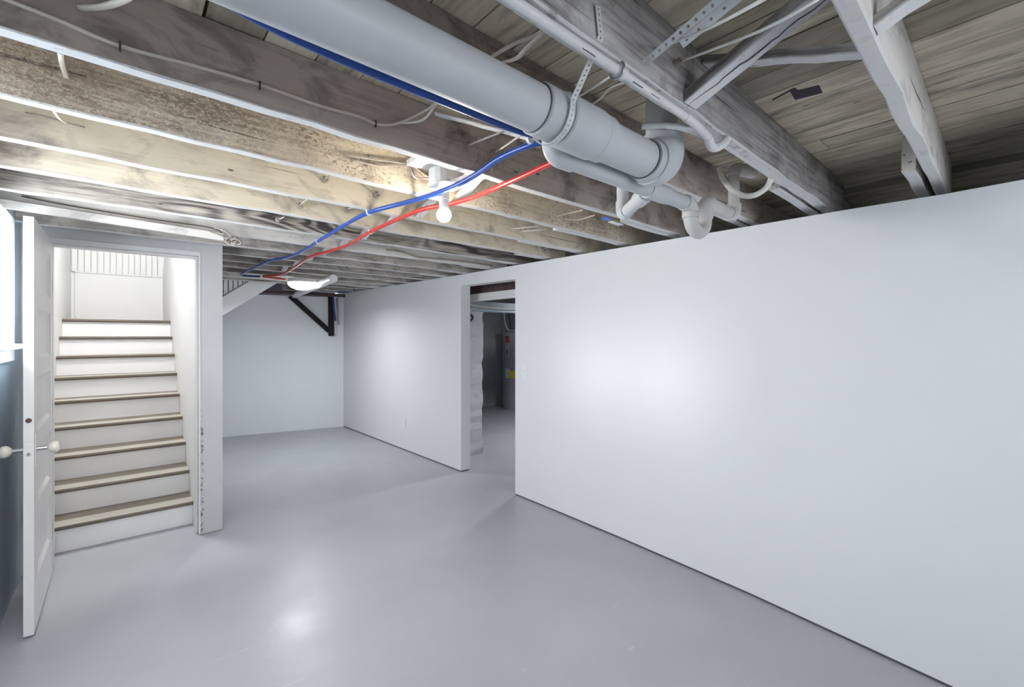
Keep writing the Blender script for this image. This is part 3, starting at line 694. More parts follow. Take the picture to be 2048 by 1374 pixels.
# drop from the main pipe and the parallel branch
BR = 0.026
def BX(x): return Vector((x, 0.905 + (x - .92) * .012, 1.927))
s1 = BX(.92); s0 = Vector((s1.x, s1.y, 1.998))
bb = arc(s0, s1, BX(1.5), .032, 8)
obj('branch_drop', tubem(arc(PX(.92), s0, s1, .02, 6) + [bb[0]], BR + .003, 28), M['pipe'], main, smooth='auto')
bm = bmesh.new(); tube(bm, [bb[0].lerp(s0, .45)] + bb + [bb[-1] + Vector((.045, 0, 0))], BR + .0075, 28); obj('elbow', bm, M['pipe'], main, smooth='auto')
def coup(p0, p1, r, mat='pipe'):
    bm = bmesh.new(); tube(bm, [p0, p1], r, 28); return obj('coupling', bm, M[mat], main, smooth='auto')
obj('branch_pipe', tubem([bb[-1], BX(1.53)], BR + .002, 28), M['pipe'], main, smooth='auto')
coup(BX(1.385), BX(1.50), BR + .006)
coup(BX(1.50), BX(1.53), BR + .003)
# wye to a second riser
w0 = BX(1.405); w1 = Vector((1.606, 1.174, 1.925)); WR = .0245
wb_ = arc(w0, w1, w1 + Vector((0, 0, .4)), .035, 8)
obj('wye_pipe', tubem([w0, wb_[0]], WR, 24), M['pipe'], main, smooth='auto')
coup(w0.lerp(w1, .10), w0.lerp(w1, .36), WR + .006)
bm = bmesh.new(); tube(bm, [wb_[0].lerp(w0, .12)] + wb_ + [wb_[-1] + Vector((0, 0, .02))], WR + .004, 24); obj('elbow', bm, M['pipe'], main, smooth='auto')
obj('branch_riser', tubem([wb_[-1], (w1.x, w1.y, ZF - .01)], WR, 24), M['pipe'], main, smooth='auto')
# P-trap
TR = .026; xd = 1.685; xu = 1.800; yt = BX(xd).y; UR = (xu - xd) / 2; tb = 1.806 + UR + TR - .004
c1 = arc(BX(1.50), BX(xd), (xd, yt, tb - .2), .03, 8)
obj('branch_pipe', tubem([BX(1.53), c1[0]], TR + .001, 24), M['pipe'], main, smooth='auto')
bm = bmesh.new(); tube(bm, [c1[0] + Vector((-.02, 0, 0))] + c1, TR + .005, 26); obj('elbow', bm, M['pipe_warm'], main, smooth='auto')
ub = [Vector(((xd + xu) / 2 - UR * math.cos(a), yt, tb - UR * math.sin(a))) for a in [PI * k / 14 for k in range(15)]]
bm = bmesh.new(); tube(bm, [c1[-1]] + ub + [Vector((xu, yt, tb + .02))], TR + .001, 26); obj('trap_bend', bm, M['pipe_warm'], main, smooth='auto')
coup((xd, yt, tb + .008), (xd, yt, tb - .012), TR + .0055, 'pipe_warm'); coup((xu, yt, tb + .028), (xu, yt, tb + .004), TR + .005, 'pipe_warm')
zt2 = 1.958
c2 = arc((xu, yt, tb), (xu, yt, zt2), (xu + .3, yt + .01, zt2), .03, 8)
bm = bmesh.new(); tube(bm, [Vector((xu, yt, tb + .02))] + c2 + [c2[-1] + Vector((.02, 0, 0))], TR + .004, 26); obj('elbow', bm, M['pipe_warm'], main, smooth='auto')
xq = 2.10; yq = yt + .018
c3 = arc((xu, yt, zt2), (xq, yq, zt2), (xq, yq, zt2 + .4), .03, 8)
obj('branch_pipe', tubem([c2[-1], c3[0]], TR, 24), M['pipe_warm'], main, smooth='auto')
bm = bmesh.new(); tube(bm, [c3[0] + Vector((-.03, -.002, 0))] + c3 + [c3[-1] + Vector((0, 0, .02))], TR + .005, 26); obj('elbow', bm, M['pipe_warm'], main, smooth='auto')
obj('branch_riser', tubem([c3[-1], (xq, yq, 2.17)], TR - .002, 24), M['pipe_warm'], main, smooth='auto')
c4 = arc((xq, yq, 2.0), (xq, yq, 2.17), (xq + .2, yq - .06, 2.17), .03, 6)
bm = bmesh.new(); tube(bm, c4 + [Vector((xq + .12, yq - .036, 2.17))], TR + .003, 24); obj('elbow', bm, M['pipe_warm'], main, smooth='auto')
# hanger strap around the big pipe
hx = 0.822
sp = [Vector((hx - .045, 0.632, 2.125)), Vector((hx - .035, 0.632, 2.062)), Vector((hx, pl(hx) - PR - .0165, pz(hx) + .012))]
for k in range(0, 13):
    a = math.radians(-8 - k * 14); sp.append(Vector((hx, pl(hx) - (PR + .0145) * math.cos(a), pz(hx) + (PR + .0145) * math.sin(a))))
hs = obj('hanger_strap', perforated(sp, .017, .0115, .0026, side=Vector((1, 0, 0))), M['galv']); solidify(hs, .0015)
tag(hs, 'perforated metal hanger strap wrapped under the big drain pipe', 'pipe strap')

# thin white pipe beneath the thick grey joist
CR = 0.0105
cz = ZJ - CR - .006
def cyl(x): return 0.652 + (x - .8) * .035
cp = thing('water_pipe', 'thin white plastic pipe running along the bottom of the thick grey joist', 'pipe', (0.9, cyl(.9), cz))
obj('straight_pipe', tubem([(-.42, cyl(-.42), cz), (0.90, cyl(.9), cz)], CR + .001, 18), M['conduit'], cp, smooth='auto')
obj('straight_pipe', tubem([(0.90, cyl(.9), cz), (1.20, cyl(1.2), cz - .004)], CR, 18), M['conduit'], cp, smooth='auto')
coup_ = bmesh.new(); tube(coup_, [(.87, cyl(.87), cz), (.90, cyl(.9), cz)], CR + .005, 18); obj('coupling', coup_, M['conduit'], cp, smooth='auto')
bm = bmesh.new(); tor = [Vector((0.875, cyl(.875) + .019 * math.cos(a), cz + .019 * math.sin(a))) for a in [2 * PI * k / 20 for k in range(21)]]; tube(bm, tor, .0028, 8); obj('clamp_ring', bm, M['chrome'], cp, smooth=True)
obj('sloping_pipe', tubem([(1.20, cyl(1.2), cz - .004), (1.26, cyl(1.2) - .002, cz - .012), (1.36, cyl(1.2) + .012, cz - .016)], CR + .0015, 18, 4), M['conduit'], cp, smooth='auto')
obj('elbow', tubem([(1.35, cyl(1.2) + .010, cz - .016), (1.385, cyl(1.2) + .018, cz - .03), (1.41, cyl(1.3) + .012, cz - .03), (1.44, cyl(1.3) + .004, cz - .012), (1.46, cyl(1.3), cz + .008)], CR + .003, 18, 4), M['conduit'], cp, smooth='auto')
obj('side_pipe', tubem([(1.36, cyl(1.2) + .012, cz - .012), (1.31, .75, cz + .03), (1.25, .84, cz + .045)], CR, 18, 3), M['conduit'], cp, smooth='auto')
# printed marks on the pipe
for x0 in (.74, .93, 1.01, 1.24):
    bm = bmesh.new(); xx = x0; zt_ = cz + math.sin(math.radians(232)) * (CR + .0008); yt_ = lambda q: cyl(q) + math.cos(math.radians(232)) * (CR + .0008)
    for k in range(9):
        h1 = random.uniform(.0006, .0022); dx = random.uniform(.003, .006)
        box(bm, xx, xx + dx + .0004, yt_(xx) - .001, yt_(xx) + .001, zt_ - .0006, zt_ - .0006 + h1); xx += dx
    bmesh.ops.remove_doubles(bm, verts=bm.verts[:], dist=5e-4)
    obj('pipe_marking', bm, M['black_seam'], cp)

# second hose loop by the trap
hp = [onY(1438, 336, .97), onY(1446, 358, .95), onY(1462, 378, .90), onY(1485, 391, .85), onY(1510, 390, .80), onY(1532, 376, .77), onY(1541, 360, .745), onY(1543, 350, .735)]
tag(obj('drain_hose', tubem(hp, .0115, 14, 6), M['cable_w'], smooth='auto'), 'cream hose hanging in a loop behind the trap', 'hose')

# perforated steel strips upper right
def strip(name, pa, pb, w, pitch, hole, side, label):
    o = obj(name, perforated([pa, pb], w, pitch, hole, side=side), M['galv']); solidify(o, .002); tag(o, label, 'steel strip'); return o
ya_ = 0.606 + JS * .85 - .004
a1 = onJ(1287, 128, .600); a2 = onY(1452, -12, .42)
def facing(p, q):
    return ((q - p).cross((p + q) / 2 - Vector((0, 0, EYE)))).normalized()
b1, b2 = onY(1362, 88, .54), onY(1490, -18, .40)
strip('perforated_strip', a1, a2, .0165, .0205, .0038, facing(a1, a2), 'perforated steel strip slanting up from the thick grey joist, round holes')
strip('perforated_strip', b1, b2, .021, .026, .0034, facing(b1, b2), 'wider perforated steel strip beside the round-holed one')
# knob-and-tube wiring
def insul(c_, d, L=.035, r=.0105, mat='clay', name='porcelain_tube', label='', group=None):
    d = Vector(d).normalized(); c_ = Vector(c_); bm = bmesh.new(); tube(bm, [c_ - d * L / 2, c_ + d * L / 2], r, 14)
    o = obj(name, bm, M[mat], smooth='auto'); tag(o, label, 'insulator', group); return o
i1 = onJ(1350, 128, .606)
insul(i1 + Vector((0, -.005, 0)), (0, 1, 0), .03, .010, label='porcelain tube in the thick grey joist with a thin wire')
tag(obj('wire', tubem([i1 + Vector((0, -.018, 0)), onY(1520, 62, .36), onY(1640, -4, .26)], .0032, 8, 4), M['cable_w'], smooth=True), 'thin pale wire from the porcelain tube to the rightmost joist', 'wire')
tag(obj('wire', tubem([onJ(1318, 97, .60), onY(1420, 55, .42), onY(1540, -8, .25)], .0032, 8, 4), M['cable_w'], smooth=True), 'thin pale wire passing behind the perforated strips', 'wire')
i2 = onJ(1188, 205, .965)
insul(i2 + Vector((0, -.004, 0)), (0, 1, 0), .03, .011, label='brown porcelain tube in the stained joist behind the strap')
tag(obj('wire', tubem([onJ(1168, 218, .957), onY(1200, 198, .90), onY(1222, 175, .80), onY(1265, 160, .72)], .0032, 8, 4), M['cable_w'], smooth=True), 'thin pale wire crossing behind the strap, lower one', 'wire')
tag(obj('wire', tubem([onJ(1140, 202, .957), onY(1180, 180, .86), onY(1225, 150, .72)], .0032, 8, 4), M['cable_w'], smooth=True), 'thin pale wire crossing behind the strap, upper one', 'wire')
# pale cables high between the joists
tag(obj('cable', tubem([onJ(970, 122, .955), onY(1020, 92, .88), onY(1075, 68, .80), onY(1098, 52, .74)], .0065, 10, 5, .5), M['cable'], smooth=True), 'cream cable beside the big pipe, upper one of two', 'cable')
tag(obj('cable', tubem([onJ(985, 128, .955), onY(1030, 118, .86), onY(1052, 98, .80), onY(1092, 60, .74)], .0065, 10, 5, .5), M['cable'], smooth=True), 'cream cable beside the big pipe, sagging lower one', 'cable')
# cream cable stapled along the mauve-grey joist
cab = [onJ(-40, -20, 1.398), onJ(20, 2, 1.398), onJ(120, 42, 1.398), onJ(240, 92, 1.398), onJ(390, 132, 1.398), onJ(520, 170, 1.398), onJ(640, 212, 1.398), onJ(715, 232, 1.398), onJ(752, 248, 1.396), onJ(790, 248, 1.39), onJ(830, 232, 1.36), onJ(860, 216, 1.30), onJ(880, 200, 1.22), onJ(900, 188, 1.10)]
cb = obj('cable', tubem(cab, .0075, 10, 6, .55), M['cable'], smooth=True); tag(cb, 'cream cable stapled along the mauve-grey joist at upper left', 'cable')
for px_, py_ in ((240, 92), (520, 170), (752, 247)):
    q = onJ(px_, py_, 1.390); obj('staple', boxm(q.x - .002, q.x + .002, q.y - .0015, q.y + .006, q.z - .011, q.z + .011), M['dark_wire'], cb)
tag(obj('cable', tubem([onJ(800, 246, 1.392), onJ(845, 240, 1.35), onJ(875, 205, 1.27), onJ(895, 192, 1.15)], .0055, 10, 6, .6), M['cable_w'], smooth=True), 'pale second cable curling up from the stapled cable end', 'cable')
tag(obj('cable', tubem([onJ(160, 16, 1.40), onJ(200, 14, 1.36), onJ(235, 5, 1.28), onJ(265, -12, 1.18)], .0085, 10, 5, .6), M['cable'], smooth=True), 'short cream cable end at the top left corner', 'cable')
tag(obj('cloth_tag', tubem([onJ(121, 106, 1.500), onJ(124, 128, 1.70), onJ(133, 156, 1.778)], .006, 10, 5, .4), M['cable'], smooth=True), 'short cream strip of cable sheath hanging between joists at upper left', 'cable')
tag(obj('cable', tubem([onJ(106, 220, 1.91), onJ(120, 238, 2.10), onJ(132, 246, 2.172)], .0045, 10, 4, .5), M['cable'], smooth=True), 'small bent cable stub on the cream joist at left', 'cable')
tag(obj('wire', tubem([onJ(50, 226, 2.176), onJ(90, 233, 2.174), onJ(134, 246, 2.17), onJ(170, 255, 2.174)], .0028, 8, 4), M['clay'], smooth=True), 'thin brown wire on the cream joist at left', 'wire')
# wires around the porcelain knobs near the bulb
def knobw(px, py, y0, rest, label):
    c_ = onJ(px, py, y0); bm = bmesh.new(); lathe(bm, [(.013, -.026), (.015, -.020), (.010, -.015), (.010, -.010), (.015, -.006), (.015, 0)], 14, c_, 'y')
    t = obj('wire_insulator', bm, M['clay'], smooth='auto'); tag(t, label, 'insulator', 'porcelain wiring knobs')
    bm = bmesh.new()
    for r_ in rest: tube(bm, smoothpath([c_ + Vector((0, -.011, 0))] + r_, 4), .0036, 8)
    obj('wire', bm, M['wire'], t, smooth=True)
knobw(648, 360, 2.182, [[onJ(625, 342, 2.12), onJ(605, 336, 2.03)], [onJ(658, 352, 2.1)]], 'porcelain knob and wires on the first cream joist, left one')
knobw(750, 390, 2.182, [[onJ(742, 372, 2.05)], [onJ(775, 380, 2.05)]], 'porcelain knob and wires on the first cream joist, right one')
knobw(598, 412, 2.553, [[onJ(575, 392, 2.45), onJ(570, 388, 2.3)], [onJ(618, 396, 2.4)]], 'porcelain knob and wires on the second cream joist, left one')
knobw(692, 420, 2.553, [[onJ(715, 412, 2.4)]], 'porcelain knob and wire on the second cream joist, right one')
knobw(556, 440, 2.938, [[onJ(568, 434, 2.7)]], 'porcelain knob on the dark swirly joist')
knobw(1085, 500, 2.553, [[onJ(1100, 490, 2.4)]], 'porcelain knob on a cream joist at right, near the partition')
knobw(985, 307, 1.402, [[onY(1010, 292, 1.3), onY(1045, 268, 1.15)]], 'porcelain knob and wire on the mauve-grey joist beside the blue pipe')
knobw(935, 292, 1.402, [[onY(950, 285, 1.35), onY(1008, 262, 1.2)]], 'porcelain knob and wire on the mauve-grey joist, left of the blue pipe')
knobw(862, 357, 1.784, [[onJ(830, 355, 1.7), onJ(820, 330, 1.7)]], 'porcelain knob and wires on the blistered joist by the bulb')
knobw(822, 330, 1.784, [[onJ(700, 312, 1.775), onJ(690, 310, 1.778)], [onJ(760, 332, 1.775), onJ(700, 318, 1.778)], [onJ(850, 350, 1.775), onJ(872, 358, 1.775)], [onJ(833, 360, 1.778)]], 'porcelain knob with bundled wires on the blistered joist')
for (pa, pb, lb) in (((1022, 458), (1078, 452), 'short pale cable stub on the cream joist right of the bulb, upper'), ((1042, 463), (1095, 459), 'short pale cable stub on the cream joist right of the bulb, lower')):
    tag(obj('cable', tubem([onJ(*pa, 2.178), onJ(*pb, 2.05)], .004, 8), M['cable_w'], smooth=True), lb, 'cable')
tag(obj('cable', tubem([onJ(1112, 432, 1.776), onJ(1140, 426, 1.73), onJ(1165, 420, 1.60)], .005, 8, 4), M['cable'], smooth=True), 'cream cable stub on the blistered joist near the partition, upper', 'cable')
tag(obj('cable', tubem([onJ(1130, 438, 1.776), onJ(1155, 440, 1.73), onJ(1190, 430, 1.6)], .0045, 8, 4), M['cable'], smooth=True), 'cream cable stub on the blistered joist near the partition, lower', 'cable')
la0, la1 = onY(868, 224, 1.34), onY(1058, 274, 1.14); o = obj('wood_lath', timber((la1 - la0).length, .03, .012, .0015, 10), W['cream']); o.location = la0; o.rotation_euler = (la1 - la0).to_track_quat('X', 'Z').to_euler(); tag(o, 'thin pale wood lath wedged beside the blue tube under the big pipe', 'wood strip')
# blue and white tag on the joist underside
o = obj('plastic_tag', boxm(-.03, .03, -.02, .02, -.004, 0), M['blue_label'], bevel=.001); o.location = onZ(1213, 437, ZJ - .002); o.rotation_euler = (0, 0, .3); tag(o, 'blue plastic tag under the mauve-grey joist near the partition', 'tag')
o = obj('joist_plate', boxm(-.055, .055, -.016, .016, -.004, 0), M['white_duct']); o.location = onZ(1232, 446, ZJ - .003); o.rotation_euler = (0, 0, .1); tag(o, 'white plate beside the blue tag under the joist', 'plate')
# long brown cable between far joists
cab = [onJ(772, 500, 3.32), onJ(800, 503, 3.32), onJ(835, 514, 3.31), onJ(870, 517, 3.31), onJ(935, 524, 3.31), onJ(985, 532, 3.31)]
tag(obj('cable', tubem(cab, .007, 8, 5), M['clay'], smooth=True), 'brown cable sagging along a far joist toward the partition', 'cable')
# dark wire and tangle over the stair post
tw = [onY(43, 392, 3.30), onY(120, 408, 3.31), onY(240, 428, 3.31), onY(330, 442, 3.31), onY(420, 455, 3.31), onY(445, 466, 3.31)]
tag(obj('wire', tubem(tw, .0035, 8, 5), M['dark_wire'], smooth=True), 'dark wire drooping along the joist over the stair opening', 'wire')
rt = random.Random(3); bm = bmesh.new()
for k in range(9):
    P_ = []; a = rt.uniform(0, 6.28); cx_, cy_ = 470 + rt.uniform(-8, 8), 482 + rt.uniform(-4, 5)
    for j in range(6): P_.append(onY(cx_ + 17 * math.cos(a + j * 1.15) * rt.uniform(.4, 1), cy_ + 9 * math.sin(a + j * 1.15) * rt.uniform(.4, 1), 3.28 + rt.uniform(-.03, .03)))
    tube(bm, smoothpath(P_, 4), .0035, 6)
for q in ((415, 462), (428, 455), (438, 470)):
    tube(bm, smoothpath([onY(q[0], q[1], 3.29), onY(q[0] + 25, q[1] + 9, 3.28), onY(468, 484, 3.28)], 4), .004, 6)
tag(obj('wire_tangle', bm, M['wire'], smooth=True), 'tangle of old cut wires beside the top of the stair post', 'wires', kind=None)
o = obj('junction_box', boxm(-.045, .045, -.03, .03, 0, .05), M['conduit'], bevel=.003); o.location = Vector((.60, 3.70, 2.11)); tag(o, 'small pale metal box between joists right of the wire tangle', 'electrical box')

# ------------------------------------------------------------------ PEX supply lines
PRD = .0105
def onp(px, py, z=ZJ - .014): return onZ(px, py, z)
blue = [(0.04, .885, 2.09)] 
blue = [onp(400, -28), onp(520, 40), onp(620, 90), onp(760, 151), onp(900, 208), onp(1000, 248), onp(1060, 268), onp(1110, 272), onp(1122, 282), onp(1095, 284), onp(1060, 290), onp(1000, 316), onp(950, 350, ZJ - .03), onp(905, 374, ZJ - .046), onp(850, 394, ZJ - .036), onp(800, 408), onp(740, 424), onp(700, 444), onp(640, 480), onp(605, 502), onp(575, 514), onp(542, 521), onp(510, 535), onp(482, 549), onp(496, 552), onp(520, 553)]
red = [onp(1190, 300, ZJ - .02), onp(1150, 306), onp(1105, 325), onp(1050, 350), onp(1000, 372), onp(950, 393), onp(900, 408), onp(860, 415), onp(820, 428), onp(740, 464), onp(700, 488), onp(660, 502), onp(620, 514), onp(585, 537), onp(565, 548, ZJ - .03), onp(545, 551, ZJ - .035), onp(526, 552, ZJ - .035)]
pb = thing('blue_water_tube', 'blue plastic water tube snaking under the joists past the bulb', 'water tube', tuple(blue[5]))
obj('tube', tubem(blue, PRD, 14, 6), M['pexb'], pb, smooth=True)
pr_ = thing('red_water_tube', 'red plastic water tube snaking under the joists past the bulb', 'water tube', tuple(red[5]))
obj('tube', tubem(red, PRD, 14, 6), M['pexr'], pr_, smooth=True)
obj('tube', tubem([onp(526, 553, ZJ - .036), onp(550, 556, ZJ - .036), onp(572, 559, ZJ - .036)], PRD, 12, 4), M['pexr'], pr_, smooth=True)
for (px_, py_, lb) in ((1060, 279, 'white clip on the blue tube beside the big pipe'), (738, 425, 'white clip on the blue tube left of the bulb'), (636, 483, 'white clip on the blue tube at its middle'), (742, 464, 'white clip on the red tube left of the bulb')):
    c_ = onp(px_, py_); bm = bmesh.new(); lathe(bm, [(.0135, -.005), (.0135, .005)], 14, c_, 'y'); box(bm, c_.x - .015, c_.x - .004, c_.y - .004, c_.y + .004, c_.z, ZJ - .001)
    tag(obj('pipe_clip', bm, M['plate'], smooth='auto'), lb, 'pipe clip', 'white pipe clips')

# ------------------------------------------------------------------ the bare bulb
bc = onZ(888, 430, 1.925); bc.y += 0.0
lamp = thing('bulb_lamp', 'bare lit bulb in a white porcelain holder screwed below a round ceiling box', 'light', (bc.x, bc.y, ZJ))
X, Y = bc.x, bc.y
bm = bmesh.new(); lathe(bm, [(.060, ZJ + .0), (.064, ZJ + .008), (.064, ZJ + .06)], 16, (X, Y, 0)); obj('ceiling_box', bm, M['conduit'], lamp)
bm = bmesh.new(); lathe(bm, [(.024, ZJ - .018), (.056, ZJ - .012), (.070, ZJ - .005), (.070, ZJ)], 32, (X, Y, 0)); obj('holder_base', bm, M['porcelain'], lamp, smooth='auto')
bm = bmesh.new(); lathe(bm, [(.0195, ZJ - .062), (.022, ZJ - .060), (.023, ZJ - .03), (.024, ZJ - .016)], 24, (X, Y, 0)); obj('socket', bm, M['porcelain'], lamp, smooth='auto')
zb = bc.z; bm = bmesh.new()
pr = [(.0195, ZJ - .06), (.0205, zb + .040)] + [(.031 * math.sin(a), zb + .031 * math.cos(a)) for a in [math.radians(46 + k * 13) for k in range(10)]] + [(.002, zb - .031)]
pr = [(.0195, ZJ - .06), (.0205, zb + .030)]
pr += [(.031 * math.sin(math.radians(40 + 12 * k)), zb + .031 * math.cos(math.radians(40 + 12 * k))) for k in range(12)]
bmN = [(max(a, .001), h) for a, h in pr]
lathe(bm, bmN[2:], 28, (X, Y, 0)); obj('bulb', bm, M['bulb'], lamp, smooth='auto')
bm = bmesh.new(); lathe(bm, [(.0200, zb + .022), (.0205, ZJ - .058)], 24, (X, Y, 0)); obj('bulb_collar', bm, M['porcelain'], lamp, smooth='auto')
ld = bpy.data.lights.new('bulb_light', 'POINT'); ld.energy = 48; ld.color = (1.0, 0.90, 0.74); ld.shadow_soft_size = .034
lo_ = bpy.data.objects.new('bulb_light', ld); C.objects.link(lo_); lo_.location = (X, Y, zb - .002); lo_.parent = lamp; lo_.matrix_parent_inverse = lamp.matrix_basis.inverted()
# board that carries the box, bracket, loose cable ends
o = obj('mounting_board', timber(.34, .09, .02, .002, 8), W['whitej']); o.location = (X - .15, Y - .045, ZJ + .062); tag(o, 'short white board carrying the bulb holder between two joists', 'board')
strip('perforated_strip', onZ(902, 362, ZJ - .002), onZ(985, 338, ZJ + .03), .011, .011, .0022, Vector((0, 0, 1)), 'short white perforated bracket right of the bulb holder')
tag(obj('cable', tubem([onZ(912, 374, ZJ), onZ(928, 370, ZJ - .01), onZ(935, 360, ZJ + .01), onZ(948, 350, ZJ + .04), onZ(962, 344, ZJ + .06)], .0065, 10, 5), M['cable_w'], smooth=True), 'white cable curling beside the bulb holder', 'cable')

# ------------------------------------------------------------------ dome light and duct in the alcove
dc = onZ(605, 570, 1.985)
dl = thing('dome_light', 'round flush dome ceiling light glowing in the alcove', 'light', (dc.x, dc.y, ZJ))
bm = bmesh.new(); lathe(bm, [(.150, ZJ - .045), (.158, ZJ - .035), (.150, ZJ - .002)], 36, (dc.x, dc.y, 0)); obj('lamp_base', bm, M['plate'], dl, smooth='auto')
bm = bmesh.new(); lathe(bm, [(.002, ZJ - .125), (.06, ZJ - .119), (.11, ZJ - .100), (.145, ZJ - .072), (.152, ZJ - .052), (.148, ZJ - .045)], 36, (dc.x, dc.y, 0)); obj('lamp_shade', bm, M['dome'], dl, smooth='auto')
al = area('dome_lamp_light', (dc.x, dc.y, ZJ - .130), (0, 0, 0), .24, .24, 18, (.93, .97, 1.0), 'DISK', 166); al.parent = dl; al.matrix_parent_inverse = dl.matrix_basis.inverted()
d0 = onZ(667, 557, ZJ - .045); d1 = onZ(586, 592, ZJ - .045)
tag(obj('round_duct', tubem([d0, d0.lerp(d1, .5), d1], .042, 28), M['white_duct'], smooth='auto'), 'white round duct slung under the joists behind the dome light', 'duct')
# black iron bracket, pipes in the far corner
def bw(px, py, off=.04):                       # point a little in front of the end wall
    t = (px - CX) / FPX; A = (_c - _s * t) + .2247 * (_c * t + _s)
    return _pt(px, py, (7.13 + 2.618 * .2247 - off) / A)
def bar(pa, pb, w, t, mat, name, label, cat):
    a, c_ = Vector(pa), Vector(pb); d = (c_ - a).normalized(); n_ = Vector((-.22, -.975, 0)); s = d.cross(n_).normalized()
    bm = bmesh.new(); hexa(bm, [a - s * w / 2, a + s * w / 2, c_ + s * w / 2, c_ - s * w / 2], [a - s * w / 2 + n_ * t, a + s * w / 2 + n_ * t, c_ + s * w / 2 + n_ * t, c_ - s * w / 2 + n_ * t])
    o = obj(name, bm, M[mat], bevel=.004); tag(o, label, cat); return o
bk = thing('iron_bracket', 'black triangular iron bracket on the end wall near the corner', 'bracket', tuple(bw(662, 672)))
for pa, pb_, w_ in (((580, 592), (658, 662), .07), ((661, 588), (662, 672), .075)):
    a, c_ = bw(*pa, .01), bw(*pb_, .01); d = (c_ - a).normalized(); n_ = Vector((-.22, -.975, 0)).normalized(); s = d.cross(n_).normalized(); bm = bmesh.new()
    hexa(bm, [a - s * w_ / 2, a + s * w_ / 2, c_ + s * w_ / 2, c_ - s * w_ / 2], [q + n_ * .05 for q in (a - s * w_ / 2, a + s * w_ / 2, c_ + s * w_ / 2, c_ - s * w_ / 2)])
    obj('bracket_arm', bm, M['black'], bk, bevel=.006)
bar(bw(669, 588, .02), bw(671, 672, .02), .03, .02, 'conduit', 'wall_strip', 'narrow grey strip beside the black bracket', 'wood strip')
tag(obj('blue_pipe', tubem([bw(665, 588, .09), bw(668, 620, .09), bw(671, 642, .09)], .014, 10), M['pexb'], smooth=True), 'short blue pipe end hanging in the far corner', 'pipe')
tag(obj('grey_pipe', tubem([bw(674, 590, .06), bw(677, 649, .06)], .012, 10), M['grey_metal'], smooth=True), 'thin grey pipe hanging in the far corner', 'pipe')
tag(obj('blue_pipe', tubem([bw(600, 592, .10) + Vector((0, 0, .05)), bw(700, 583, .3), onZ(708, 580, 2.03)], .011, 8, 4), M['pexb'], smooth=True), 'blue pipe at joist level over the far corner', 'pipe')
tag(obj('top_beam', boxm(1.25, 2.69, 7.06, 7.16, 2.005, 2.049), W['dark']), 'dark timber across the top of the end wall', 'beam')

# ------------------------------------------------------------------ wall plates
def onW(px, py):
    t = (px - CX) / FPX; x = 2.65
    for _ in range(4):
        q = _pt(px, py, x / (_c * t + _s)); x = wline(q.y)
    return q
q = onW(1050, 743); sw = thing('light_switch', 'white light switch plate on the right wall beside the doorway', 'light switch', (q.x, q.y, q.z))
obj('switch_plate', boxm(q.x - .005, q.x - .0005, q.y - .035, q.y + .035, q.z - .057, q.z + .057), M['plate'], sw, bevel=.0015)
obj('switch_toggle', boxm(q.x - .013, q.x - .005, q.y - .005, q.y + .005, q.z - .004, q.z + .012), M['plate'], sw)
q = onW(809, 845); sw = thing('wall_outlet', 'white outlet cover low on the wall left of the doorway', 'outlet', (q.x, q.y, q.z))
obj('outlet_plate', boxm(q.x - .005, q.x - .0005, q.y - .035, q.y + .035, q.z - .057, q.z + .057), M['plate'], sw, bevel=.0015)
for dz in (-.02, .02): obj('socket_face', boxm(q.x - .007, q.x - .005, q.y - .016, q.y + .016, q.z + dz - .013, q.z + dz + .013), M['plate'], sw, bevel=.001)
# dark joint line along the wall foot
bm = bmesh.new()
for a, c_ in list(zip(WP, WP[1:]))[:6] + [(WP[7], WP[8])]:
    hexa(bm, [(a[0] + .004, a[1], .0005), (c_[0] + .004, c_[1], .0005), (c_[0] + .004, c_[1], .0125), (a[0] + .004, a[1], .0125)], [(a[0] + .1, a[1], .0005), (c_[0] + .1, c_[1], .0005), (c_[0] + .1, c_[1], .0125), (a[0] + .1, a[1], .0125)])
struct('wall_foot_gap', bm, M['black_seam'])

# ------------------------------------------------------------------ utility room through the doorway
rc = random.Random(5); bm = bmesh.new()
pxa, pxb, pya, pyb = 2.90, 3.285, 4.42, 4.80; N = 22; rings = []
for k in range(N + 1):
    z = 1.70 * k / N; j = lambda: rc.uniform(-.012, .012)
    rings.append([bm.verts.new(v_) for v_ in ((pxa, pya + j() * .5, z), (pxb + j(), pya + j() * .5, z), (pxb + j(), pyb, z), (pxa, pyb, z))])
for a, c_ in zip(rings, rings[1:]):
    for k in range(4): bm.faces.new((a[k], a[(k + 1) % 4], c_[(k + 1) % 4], c_[k]))
bm.faces.new(rings[0]); bm.faces.new(rings[-1])
tag(obj('concrete_pillar', bm, M['concrete']), 'rough whitewashed concrete pillar with crumbling edge inside the doorway', 'pillar')
hc = Vector((5.86, 6.80, 0)); wh = thing('water_heater', 'tall grey cylindrical water heater with labels in the utility room', 'water heater', tuple(hc))
bm = bmesh.new(); lathe(bm, [(.24, .0), (.25, .02), (.25, 1.43), (.262, 1.435), (.262, 1.475), (.24, 1.49), (.05, 1.495)], 36, hc); obj('tank', bm, M['grey_metal'], wh, smooth='auto')
def lab(a0, a1, z0, z1, mat, name):
    bm = bmesh.new(); n = 5; A = [math.radians(a0 + (a1 - a0) * k / n) for k in range(n + 1)]
    for k in range(n):
        P4 = [(hc.x + .253 * math.cos(a), hc.y + .253 * math.sin(a), z) for a, z in ((A[k], z0), (A[k + 1], z0), (A[k + 1], z1), (A[k], z1))]
        Q4 = [(hc.x + .249 * math.cos(a), hc.y + .249 * math.sin(a), z) for a, z in ((A[k], z0), (A[k + 1], z0), (A[k + 1], z1), (A[k], z1))]
        hexa(bm, P4, Q4)
    return obj(name, bm, mat, wh)
